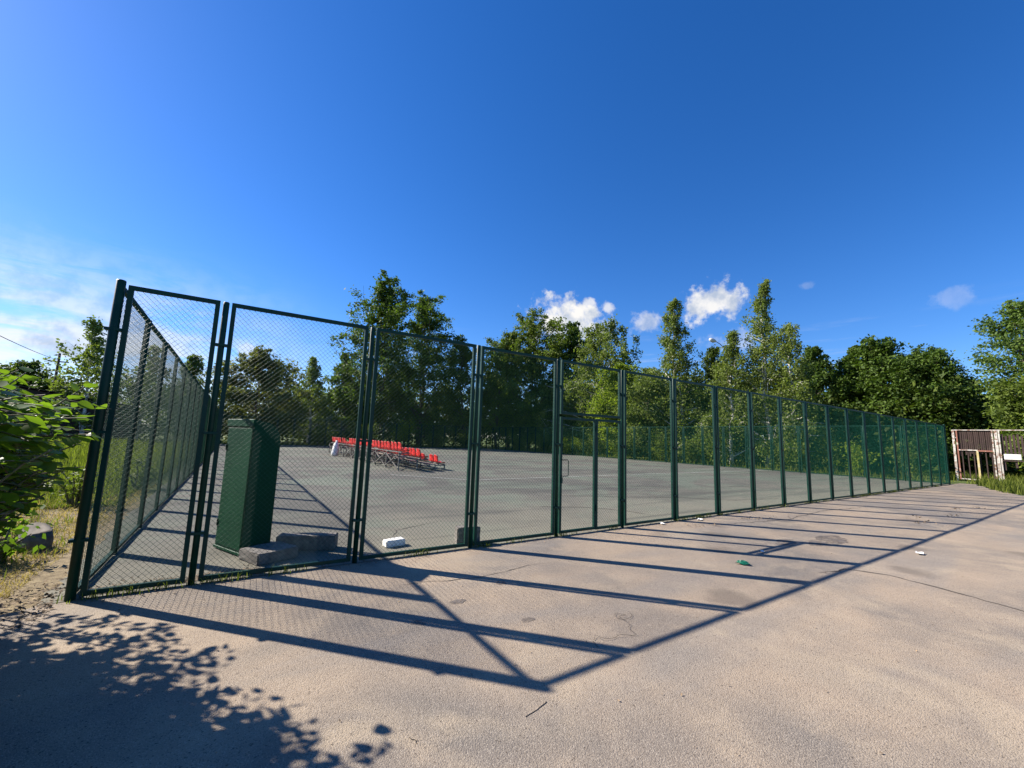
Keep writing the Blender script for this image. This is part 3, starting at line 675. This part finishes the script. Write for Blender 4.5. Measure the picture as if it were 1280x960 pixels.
# the wood behind: one dark mass of leaves nobody could count
def wood():
    rg = np.random.default_rng(55); pts = []
    def belt(ax, ay, bx, by, n, h0, h1, depth):
        s = rg.uniform(0, 1, n); cx = ax+(bx-ax)*s; cy = ay+(by-ay)*s; dx, dy = bx-ax, by-ay; L = math.hypot(dx, dy); nx, ny = dy/L, -dx/L
        o = depth*rg.uniform(0, 1, n); hh = h0+(h1-h0)*(0.5+0.5*np.sin(s*L*0.55+1.3*np.sin(s*L*0.21)))
        z = hh*rg.uniform(0.02, 1.0, n)**0.8
        pts.append(np.stack([cx-nx*o*0+nx*o, cy+ny*o, z], 1))
    belt(60, 60, -30, 72, 26000, 5.0, 8.5, -8); belt(62, 16, 52, 62, 30000, 9, 14, 8); belt(64, -24, 62, 18, 22000, 5, 8.5, 8)
    belt(4, 58, 38, 59, 20000, 6.0, 10.5, -3); belt(43, 13, 42, 50, 24000, 6.0, 10.0, 4); belt(46, 0.5, 43, 14, 12000, 4.5, 7.0, 4); belt(46, -14, 46, 2, 7000, 3, 4.5, 4)
    P = np.concatenate(pts); n = len(P); P += rg.normal(size=P.shape)*0.4; P[:, 2] = np.maximum(P[:, 2], 0.1)
    o = obj('background_wood', leaf_mesh('background_wood', P, unit(rg.normal(size=(n, 3))+np.array([0, 0, 0.5])), 0.42*rg.uniform(0.6, 1.4, n), 0.7, rg), M['wood'])
    tag(o, 'dark dense wood filling the gaps behind the trees around the court', 'wood', kind='stuff')
wood()

# ------------------------------------------------------------------ large-leaved shrub beside the camera, left
def big_leaf_mesh():
    half = [(0.0, 0.0), (0.16, 0.28), (0.36, 0.36), (0.62, 0.29), (0.84, 0.15), (1.0, 0.0)]
    vs = []; fs = []
    def zc(x, y): return -0.16*x*x+0.10*abs(y)
    for x, y in half: vs.append((x, 0, zc(x, 0)))
    for sgn in (1, -1):
        o = len(vs)
        for x, y in half[1:-1]: vs.append((x, sgn*y, zc(x, y)))
        q = [(0, 1, o)]+[(i, i+1, o+i, o+i-1) for i in range(1, 4)]+[(4, 5, o+3)]
        fs += [f_ if sgn == 1 else f_[::-1] for f_ in q]
    me = bpy.data.meshes.new('leaf'); me.from_pydata(vs, [], fs)
    for p in me.polygons: p.use_smooth = True
    me.update(); return me
LEAF = big_leaf_mesh(); LEAF.materials.append(M['shrub'])
def near_shrub():
    rg = np.random.default_rng(21); rnd = random.Random(3)
    c0 = np.array([CAM.x, CAM.y]); nS = np.array([0.954, 0.301]); nE = np.array([-0.301, 0.954])
    root = tag(empty('large_leaved_shrub', (-1.05, -0.55, -0.03)), 'large-leaved green shrub reaching into the view at the left edge', 'shrub')
    base = np.array([-1.05, -0.55, -0.03]); stems = MB(); mats = []
    def smax(z): return float(np.interp(z, [0.25, 0.75, 1.0, 1.3, 1.55, 1.85, 2.1], [-0.45, -0.15, 0.14, 0.38, 0.50, 0.58, 0.44]))
    def ok(p):
        d = p[:2]-c0; s = d@nS; e = d@nE
        if e < 2.55+0.25*math.sin(p[2]*5): return False
        if p[2] > 2.07-0.62*min(s, 0.1) + (0.05 if s < -0.1 else 0) or p[2] > 2.75: return False
        if s > -0.08 and p[2]-1.587 > 0.088*e: return False
        return s < smax(p[2])-max(0, e-4.5)*0.21-max(0, 3.7-e)*0.20
    for i in range(340):
        nearv = i % 2 == 0
        s0 = rg.uniform(-0.95, -0.22) if nearv else rg.uniform(-2.1, -0.2); e0 = rg.uniform(2.8, 4.9) if nearv else rg.uniform(2.9, 6.8)
        b = np.append(c0+nS*s0+nE*e0, -0.03); a = rg.uniform(0, 6.28)
        ln = rg.uniform(0.15, 0.8); hh = rg.uniform(0.9, 2.1) if nearv else rg.uniform(1.2, 2.8)
        dirv = unit(np.array([math.cos(a), math.sin(a)])+nS*0.9-nE*0.25)
        tip = np.append(b[:2]+dirv*ln, hh)
        P = [b*(1-t)**2+2*t*(1-t)*np.append(b[:2]+dirv*ln*0.2, hh*0.85)+t*t*tip for t in np.linspace(0, 1, 9)]
        keep = [P[0]]
        for p in P[1:]:
            if (p[2] > 1.05 and not ok(p)) or (p[2] > 0.3 and (p[:2]-c0)@nS > 0.12+0.25*max(0, p[2]-0.7)): break
            keep.append(p)
        if len(keep) < 4: continue
        stems.tube([p-base for p in keep], [0.011*(1-0.75*j/len(keep)) for j in range(len(keep))], 5, caps=False)
        twigs = [(keep, 0.35)]
        for j in range(rg.integers(4, 8)):
            t = rg.uniform(0.35, 0.98); k = t*(len(keep)-1); q = keep[int(k)]; az = rg.uniform(0, 6.28); tl = rg.uniform(0.25, 0.60)
            dv = np.array([math.cos(az)+0.5*nS[0], math.sin(az)+0.5*nS[1], rg.uniform(-0.15, 0.45)]); dv = dv/np.linalg.norm(dv)
            tw = [q+dv*tl*s+np.array([0, 0, -0.12*s*s*tl]) for s in np.linspace(0, 1, 6)]
            kk = [tw[0]]
            for p in tw[1:]:
                if not ok(p): break
                kk.append(p)
            if len(kk) > 2:
                stems.tube([p-base for p in kk], [0.005*(1-0.6*m/len(kk)) for m in range(len(kk))], 4, caps=False); twigs.append((kk, 0.05))
        for pth, st in twigs:
            pth = np.array(pth); Ls = np.r_[0, np.cumsum(np.linalg.norm(np.diff(pth, axis=0), axis=1))]; tot = Ls[-1]; d = st*tot; side = 1
            while d < tot:
                q = np.array([np.interp(d, Ls, pth[:, c]) for c in range(3)]); dt = np.array([np.interp(min(d+0.03, tot), Ls, pth[:, c]) for c in range(3)])-q
                if np.linalg.norm(dt) < 1e-4: dt = pth[-1]-pth[-2]
                d += rg.uniform(0.035, 0.065); side = -side
                if q[2] < 0.25: continue
                t = unit(dt); lat = np.cross(t, [0, 0, 1.0]); lat = unit(lat)*side
                x = unit(t*0.55+lat*0.9+rg.normal(size=3)*0.22+np.array([0, 0, -0.12])); z = unit(np.array([0, 0, 1.0])+rg.normal(size=3)*0.38); y = unit(np.cross(z, x)); z = np.cross(x, y)
                sc = rg.uniform(0.055, 0.105)
                p = q+x*0.02
                if not ok(p+x*sc*0.8): continue
                mats.append((p-base, x, y, z, sc))
    # leaves in view become parts of their own, largest first; the others are one mass
    def view(m):
        w = Vector(m[0]+base+m[1]*m[4]*0.5)-CAM; zz = w.dot(fw)
        if zz < 0.3: return 0
        px = 640+517.84*w.dot(rt)/zz
        return m[4]/zz if -12 < px < 1280 else 0
    sc_ = np.array([view(m) for m in mats]); order = np.argsort(-sc_); sep = set(int(i) for i in order[:300] if sc_[i] > 0)
    V0 = np.array([v.co[:] for v in LEAF.vertices]); F0 = [tuple(p.vertices) for p in LEAF.polygons]; V = []; Fs = []
    for i, (p, x, y, z, s) in enumerate(mats):
        if i in sep:
            o = obj('leaf', LEAF, None, root)
            o.matrix_basis = Matrix(((x[0]*s, y[0]*s, z[0]*s, p[0]), (x[1]*s, y[1]*s, z[1]*s, p[1]), (x[2]*s, y[2]*s, z[2]*s, p[2]), (0, 0, 0, 1)))
        else:
            o = len(V)*len(V0); V.append(p+(V0[:, :1]*x+V0[:, 1:2]*y+V0[:, 2:]*z)*s); Fs += [tuple(a+o for a in f_) for f_ in F0]
    me = bpy.data.meshes.new('foliage'); me.from_pydata(np.concatenate(V).tolist(), [], Fs)
    for p in me.polygons: p.use_smooth = True
    fo = obj('foliage', me, M['shrub'], root); fo['kind'] = 'stuff'
    stems.build('stem', M['stem'], root, smooth=True)
    print('near shrub leaves', len(mats), 'separate', len(sep))
near_shrub()

# ------------------------------------------------------------------ grass, weeds, litter (nobody could count them)
def blades(name, label, P, Hh, Wd, mat, seed, lean=0.35, cat='grass'):
    rg = np.random.default_rng(seed); n = len(P); a = rg.uniform(0, 6.28, n); b = rg.uniform(0, 6.28, n); l = Hh*rg.uniform(0.05, lean, n)
    w = np.stack([np.cos(a), np.sin(a), 0*a], 1)*Wd[:, None]*0.5; t = np.stack([np.cos(b)*l, np.sin(b)*l, Hh], 1)
    V = np.empty((n, 5, 3)); V[:, 0] = P-w; V[:, 1] = P+w; m = t*np.array([0.35, 0.35, 0.6]); V[:, 2] = P+m+w*0.75; V[:, 3] = P+m-w*0.75; V[:, 4] = P+t
    o5 = (np.arange(n)*5)[:, None]
    F4 = np.concatenate([o5+np.array([[0, 1, 2, 3]])]); F3 = o5+np.array([[3, 2, 4]])
    Fa = np.concatenate([np.concatenate([F4, F4[:, :1]*0-1], 1)[:, :4]])
    me = bpy.data.meshes.new(name); me.from_pydata(V.reshape(-1, 3).tolist(), [], F4.tolist()+F3.tolist()); me.update()
    return tag(obj(name, me, mat), label, cat, kind='stuff')
rg = np.random.default_rng(77)
# meadow left of the court
n = 30000; y = 6.0+36*rg.uniform(0, 1, n)**1.6; x = -0.75-(0.5+y*0.42)*rg.uniform(0, 1, n)**1.1
clump = 0.5+0.5*np.sin(x*1.7+np.sin(y*1.1)*2)*np.sin(y*0.9+x*0.6)
hh = (0.06+0.50*np.clip((y-6.5)/6, 0, 1))*rg.uniform(0.4, 1.25, n)*(0.55+0.7*clump)
blades('meadow_grass', 'tall green grass in the meadow left of the court', np.stack([x, y, 0*x-0.03], 1), hh, 0.008+0.0016*y, M['grass'], 1)
n = 9000; y = 0.4+9*rg.uniform(0, 1, n)**1.2; x = -0.50-(0.6+y*0.40)*rg.uniform(0, 1, n)
blades('dry_grass', 'dry straw-coloured grass on the trodden ground left of the fence corner', np.stack([x, y, 0*x-0.03], 1), rg.uniform(0.02, 0.13, n)*(0.6+y*0.06), 0.006+0.001*y, M['straw'], 2, 2.2)
n = 1100; c = rg.uniform(0, 1, (34, 2)); ci_ = rg.integers(0, 34, n); cx = -0.6-1.6*c[:, 0]; cy = 0.9+5.5*c[:, 1]
blades('grass_tufts', 'small green grass tufts on the dry ground near the fence corner', np.stack([cx[ci_]+rg.normal(size=n)*0.10, cy[ci_]+rg.normal(size=n)*0.10, np.zeros(n)-0.03], 1), rg.uniform(0.05, 0.17, n), np.full(n, 0.010), M['grass'], 3, 0.8)
# right verge by the gate
n = 9000; x = rg.uniform(28.0, 46, n); y = -2.9+rg.uniform(0, 1, n)*4.2; keep = (y > -2.6-(x-28)*0.25) & (y < 0.9+(x-31)*0.1) & ~((x < 33.4) & (y > -1.45+(x-30.4)*0.28)) & ~((x > 33.4) & (x < 37) & (y > -0.25))
x, y = x[keep], y[keep]; n = len(x)
blades('verge_grass', 'rough green grass on the verge beside the rusty gate', np.stack([x, y, 0*x-0.03], 1), rg.uniform(0.10, 0.55, n)*(0.6+0.5*np.sin(x*2.1+y*3)), np.full(n, 0.035), M['grass'], 4, 0.6)
n = 9000; x = 32.0+14*rg.uniform(0, 1, n)**1.4; y = rg.uniform(0.3, 48, n); k2 = rg.uniform(0, 1, n) < 0.5
x2 = np.where(k2, x, rg.uniform(-0.5, 32, n)); y2 = np.where(k2, y, 47.2+4*rg.uniform(0, 1, n))
blades('fence_grass', 'green grass growing outside the far and end fences', np.stack([x2, y2, 0*x-0.03], 1), rg.uniform(0.10, 0.50, n), np.full(n, 0.045), M['grass'], 5, 0.8)
# weeds along the foot of the front fence
n = 1700; c = np.sort(rg.uniform(0, 29, 60)); ci_ = rg.integers(0, 60, n); x = c[ci_]+rg.normal(size=n)*0.10
blades('fence_weeds', 'sparse weeds along the foot of the front fence', np.stack([x, -0.03+rg.normal(size=n)*0.035, 0*x], 1), rg.uniform(0.02, 0.10, n), np.full(n, 0.009), M['grass'], 6, 1.0, 'weeds')
def flakes(name, label, P, S, mat, seed, cat):
    rg = np.random.default_rng(seed); n = len(P); N_ = unit(rg.normal(size=(n, 3))*0.35+np.array([0, 0, 1.0]))
    return tag(obj(name, leaf_mesh(name, P, N_, S, 0.6, rg), mat), label, cat, kind='stuff')
n = 3200; s = rg.uniform(0, 1, n); x = np.where(s < 0.5, rg.uniform(0.05, 1.5, n), rg.uniform(0, 22, n)); y = np.where(s < 0.5, np.abs(rg.normal(size=n))*0.13+0.05, rg.normal(size=n)*0.10)
flakes('leaf_litter', 'dry leaf litter gathered along the foot of the front fence', np.stack([x, y, np.full(n, 0.012)], 1), rg.uniform(0.01, 0.035, n), M['litter'], 7, 'litter')
n = 520; x = -0.05-np.abs(rg.normal(size=n))*0.35; y = 0.05+rg.normal(size=n)*0.35
flakes('corner_litter', 'dry leaves and straw scattered round the foot of the corner post', np.stack([x, y, np.full(n, 0.010)], 1), rg.uniform(0.012, 0.05, n), M['litter'], 17, 'litter')
n = 900; r_ = rg.uniform(0, 1, n); x = rg.uniform(0.2, 22, n); y = -rg.uniform(0.2, 8, n)
flakes('scattered_debris', 'tiny dark leaf scraps scattered over the paving', np.stack([x, y, np.full(n, 0.008)], 1), rg.uniform(0.006, 0.024, n), M['litter'], 8, 'debris')
cc = [(14.2, -2.6), (15.0, -2.3), (16.5, -2.7), (10.5, -0.6), (11.2, -0.75), (12.2, -0.9), (8.9, -0.55), (18.5, -2.4), (19.6, -2.7)]
ii = rg.integers(0, len(cc), 170); cc = np.array(cc)
flakes('debris_heaps', 'small heaps of dry twigs and leaves on the lane', np.concatenate([cc[ii]+rg.normal(size=(170, 2))*np.array([0.22, 0.07]), np.full((170, 1), 0.02)], 1), rg.uniform(0.03, 0.06, 170), M['litter'], 9, 'debris')

# ------------------------------------------------------------------ rusty white gate at the end of the lane
M['rustwhite'] = mat_paint('chipped_white_paint_on_rust', (0.46, 0.43, 0.38), 0.6, 0.9, (0.15, 0.065, 0.035), 5.5, 0.46, 0.60, 0.3)
M['rustpink'] = mat_paint('rusted_red_primer', (0.24, 0.10, 0.07), 0.7, 0.7, (0.62, 0.55, 0.48), 4, 0.55, 0.65, 0.3)
M['yellow'] = mat_paint('faded_yellow_paint', (0.42, 0.34, 0.15), 0.6, 0.6, (0.60, 0.56, 0.48), 3, 0.5, 0.65, 0.2)
M['brown'] = mat_paint('brown_weathered_board', (0.045, 0.028, 0.024), 0.8, 0.6, (0.085, 0.058, 0.045), 3, 0.5, 0.7, 0.4)
def rusty_gate():
    H = 3.0; x = 37.0; ya, yb = 0.66, -1.02
    root = tag(empty('lane_gate', (x, ya, -0.03), -math.pi/2), 'white rusted frame gate with a yellow mullion and brown boards at the lane end', 'gate')
    L = ya-yb
    MB().box(-0.05, 0.05, -0.05, 0.05, 0, H).build('post', M['rustwhite'], root)
    MB().box(0.11, 0.17, -0.03, 0.03, 0.10, H-0.05).build('stile', M['rustpink'], root)
    MB().box(L-0.17, L-0.11, -0.03, 0.03, 0.25, H-0.05).build('stile', M['rustwhite'], root)
    MB().box(0.05, L-0.05, -0.035, 0.025, H-0.05, H).build('top_rail', M['rustwhite'], root)
    MB().box(0.17, L*0.55, -0.03, 0.03, 1.78, 1.84).build('transom', M['rustwhite'], root)
    MB().box(L*0.55+0.002, L-0.17, -0.03, 0.03, 1.74, 1.82).build('transom', M['rustpink'], root)
    MB().box(L*0.52, L*0.57, -0.075, -0.032, 0.0, 1.78).build('mullion', M['yellow'], root)
    MB().box(0.17, L*0.52, -0.03, 0.03, 0.10, 0.16).build('bottom_rail', M['rustwhite'], root)
    for z in (0.5, 2.5): MB().box(0.05, 0.11, -0.02, 0.02, z, z+0.05).build('hinge', M['rustwhite'], root)
    n = 17; p = (L-0.36)/n
    for i in range(n):
        z0 = 0.22 if i % 3 == 1 else 1.45+0.40*((i*7) % 5)/5
        MB().box(0.19+i*p, 0.19+i*p+p*(0.62 if i % 3 == 1 else 0.80), 0.034, 0.056, z0, H-0.07).build('board', M['brown'], root)
    r2 = tag(empty('lane_gate', (x, yb, -0.03), -math.pi/2), 'right leaf of the rusted white gate carrying a small white plate', 'gate')
    MB().box(-0.06, 0.06, -0.05, 0.05, 0, H).build('post', M['rustwhite'], r2)
    MB().box(0.085, 0.145, -0.03, 0.03, 0.25, H-0.05).build('stile', M['rustwhite'], r2)
    MB().box(0.062, 3.6, -0.035, 0.025, H-0.05, H).build('top_rail', M['rustwhite'], r2)
    MB().box(3.6, 3.7, -0.05, 0.05, 0, H).build('post', M['rustwhite'], r2)
    MB().box(0.145, 3.6, -0.03, 0.03, 1.25, 1.31).build('middle_rail', M['brown'], r2)
    for i in range(24):
        a = 0.17+i*0.142; z0 = (0.75 if i % 3 == 0 else 1.33)+0.2*((i*5) % 4)/4
        MB().box(a, a+0.085, 0.034, 0.056, z0, H-0.25-0.12*((i*3) % 4)/4).build('board', M['brown'], r2)
    sg = tag(MB().box(0, 0.62, -0.012, 0.0, 0, 0.30).build('notice_plate', mat_simple('blank_faded_plate', (0.60, 0.58, 0.54), 0.6, 0.12, 9), None, (x-0.05, yb-0.22, 1.32), -math.pi/2, bevel=0.004), 'small faded white plate hung on the right gate leaf', 'sign')
rusty_gate()

# ------------------------------------------------------------------ street lamp, shed, power line
def lamp():
    root = tag(empty('street_lamp', (36.75, 14.05, -0.03)), 'street lamp with a pale head on a curved arm above the birches', 'street lamp')
    m = mat_simple('galvanised_pole', (0.16, 0.16, 0.155), 0.5, 0.15, 4)
    MB().tube([(0, 0, 0), (0, 0, 5), (0, 0, 9.75)], [0.10, 0.085, 0.065], 10).build('pole', m, root, smooth=True)
    MB().tube([(0, 0, 9.65), (-0.15, 0.12, 10.1), (-0.45, 0.36, 10.53), (-0.75, 0.60, 10.78)], [0.04, 0.038, 0.035, 0.03], 8).build('arm', m, root, smooth=True)
    h = MB(); d = Vector((-0.80, 0.50, 0.30)).normalized(); b = Vector((-0.72, 0.57, 10.76))
    h.tube([b, b+d*0.10, b+d*0.30, b+d*0.50, b+d*0.62, b+d*0.66], [0.06, 0.12, 0.17, 0.17, 0.11, 0.03], 12)
    hd = h.build('lamp_head', mat_simple('pale_lamp_shell', (0.62, 0.62, 0.60), 0.4, 0.08, 5), root, smooth=True)
    MB().tube([b+d*0.22+Vector((0, 0, -0.10)), b+d*0.44+Vector((0, 0, -0.12))], [0.10, 0.10], 10).build('glass', mat_simple('frosted_glass', (0.5, 0.5, 0.48), 0.2, 0.05, 5), hd)
lamp()
def shed():
    root = tag(empty('shed', (-14.2, 50.0, -0.03), 0.30), 'dark low shed with a sloping roof behind the leafy shrub at left', 'shed')
    w, d = 12.5, 5.0; wall = MB().box(-w/2, w/2, -d/2, d/2, 0, 3.4).build('wall', M['brown'], root)
    n = 22
    for i in range(n):
        a = -w/2-0.3+(w+0.6)*i/n; b_ = a+(w+0.6)/n*0.96; f0 = 1-(a+w/2)/w; za = 3.5+1.9*max(0, min(1, f0)); zb = 3.5+1.9*max(0, min(1, 1-(b_+w/2)/w))
        MB().add([(a, -d/2-0.3, za), (b_, -d/2-0.3, zb), (b_, d/2+0.3, zb), (a, d/2+0.3, za), (a, -d/2-0.3, za+0.06), (b_, -d/2-0.3, zb+0.06), (b_, d/2+0.3, zb+0.06), (a, d/2+0.3, za+0.06)],
                 [(3, 2, 1, 0), (4, 5, 6, 7), (0, 1, 5, 4), (1, 2, 6, 5), (2, 3, 7, 6), (3, 0, 4, 7)]).build('roof_sheet', M['brown'], root)
    MB().add([(-w/2, -d/2, 3.4), (w/2, -d/2, 3.4), (-w/2, -d/2, 5.3), (-w/2, d/2, 3.4), (w/2, d/2, 3.4), (-w/2, d/2, 5.3)], [(0, 1, 2), (3, 5, 4), (0, 2, 5, 3), (1, 4, 5, 2)]).build('gable', M['brown'], root)
    for xw in (-4, 0, 4): MB().box(xw-1.1, xw+1.1, -d/2-0.05, -d/2-0.003, 0.1, 2.4).build('door', M['bark'], root)
shed()
dk = mat_simple('black_cable', (0.02, 0.02, 0.022), 0.6, 0.1, 3)
A = Vector((-11.4, 33.5, 8.9)); B = Vector((-13.0, 48.6, 7.6)); A = Vector((-6.5, 14.0, 4.25)); 
pole = tag(empty('utility_pole', (-13.4, 50.6, -0.03)), 'thin wooden utility pole beside the airy birch at far left', 'pole')
MB().tube([(0, 0, 0), (0, 0, 8.2)], [0.13, 0.10], 10).build('shaft', M['bark'], pole, smooth=True)
MB().box(-0.7, 0.7, -0.05, 0.05, 7.35, 7.45).build('crossarm', M['bark'], pole)
# the cable runs from the pole over the meadow to the left
P0 = Vector((-13.4, 50.5, 7.5)); P1 = Vector((-9.0, 25.0, 5.78)); dv = (P1-P0)
cpts = [P0+dv*t+Vector((0, 0, 0.35*((t-0.5)**2-0.25))) for t in np.linspace(0, 2.6, 24)]
tag(MB().tube(cpts, [0.018]*24, 5).build('overhead_cable', dk), 'thin dark overhead cable sloping across the sky at far left', 'cable')

# ------------------------------------------------------------------ small things on the ground
def stump():
    me = MB().tube([(0, 0, 0), (0.02, 0, 0.12), (0.0, 0.01, 0.23), (0, 0, 0.24)], [0.17, 0.15, 0.145, 0.13], 14).mesh('log_end', True)
    tag(obj('tree_stump', me, mat_simple('grey_weathered_wood', (0.12, 0.105, 0.09), 0.9, 0.4, 9, bump=0.5), None, (-0.90, 2.45, -0.03), 0.3), 'low grey stump lying on the dry ground left of the fence corner', 'stump')
stump()
def rag():
    r = random.Random(9); n = 9; vs = []; fs = []
    for i in range(n):
        for j in range(n):
            u, v = i/(n-1)-0.5, j/(n-1)-0.5
            vs.append((u*0.17*(1-0.6*abs(v))+r.uniform(-.006, .006), v*0.15*(1-0.4*u)+r.uniform(-.006, .006), 0.006+0.045*abs(math.sin(u*6+v*4))*(1-2*max(abs(u), abs(v))*0.6)))
    fs = [(i*n+j, (i+1)*n+j, (i+1)*n+j+1, i*n+j+1) for i in range(n-1) for j in range(n-1)]
    me = bpy.data.meshes.new('green_rag'); me.from_pydata(vs, [], fs); me.update()
    tag(obj('green_rag', me, mat_simple('green_plastic_film', (0.010, 0.14, 0.075), 0.4, 0.2, 9), None, (7.0, -2.37, 0.004), 0.5), 'crumpled green plastic scrap lying on the paving', 'litter')
rag()
pm = mat_simple('white_paper', (0.75, 0.74, 0.70), 0.8, 0.08, 20)
def paper(label, x, y, s, rz):
    r = random.Random(int(x*100)); vs = []; n = 5
    for i in range(n):
        for j in range(n): vs.append(((i/4-0.5)*s, (j/4-0.5)*s*0.6, 0.008+r.uniform(0, 0.022)))
    me = bpy.data.meshes.new('paper_scrap'); me.from_pydata(vs, [], [(i*n+j, (i+1)*n+j, (i+1)*n+j+1, i*n+j+1) for i in range(n-1) for j in range(n-1)]); me.update()
    tag(obj('paper_scrap', me, pm, None, (x, y, 0.002), rz), label, 'litter', 'paper scraps on the lane')
paper('white paper scrap at the foot of the fence two posts right of the gate', 9.49, -0.18, 0.16, 0.3)
paper('white paper scrap at the fence foot just right of the gate', 8.3, -0.12, 0.14, 1.0)
paper('pale paper scrap lying alone on the lane near the crack', 10.18, -3.44, 0.15, 0.2)
paper('tiny white paper scrap near the green plastic scrap', 7.9, -2.2, 0.07, 0.8)
def wire_scrap():
    r = random.Random(12); pts = []
    for i in range(46):
        t = i/45; pts.append((-0.30+0.62*t+0.035*math.sin(t*31)*(1 if t < 0.35 else 0.25), 0.10*math.cos(t*6.5)-0.05+0.03*math.sin(t*23), 0.006+0.012*abs(math.sin(t*14))))
    for i in range(20):
        a = i/19*4.4; pts.append((0.32-0.10*math.sin(a), 0.05+0.07*math.cos(a), 0.008))
    MBo = MB().tube(pts, [0.0014]*len(pts), 5)
    tag(MBo.build('wire_tangle', M['crack'], None, (3.95, -2.88, 0.0), 0.35, smooth=True), 'thin tangled dark wire lying on the paving', 'wire')
wire_scrap()
for i, (x, y, a, L, lb) in enumerate([(2.74, -3.38, 0.25, 0.20, 'short dry twig in front of the shadow corner'), (3.62, -2.98, 1.2, 0.10, 'tiny stick beside the tangled wire'), (2.03, -3.25, 1.9, 0.07, 'small dark stick left of the shadow corner')]):
    r = random.Random(i); pts = [(L*(t-0.5), r.uniform(-0.006, 0.006), 0.002) for t in np.linspace(0, 1, 7)]
    tag(MB().tube(pts, [0.002]*7, 5).build('twig', M['bark'], None, (x, y, 0.0), a), lb, 'twig', 'twigs on the paving')
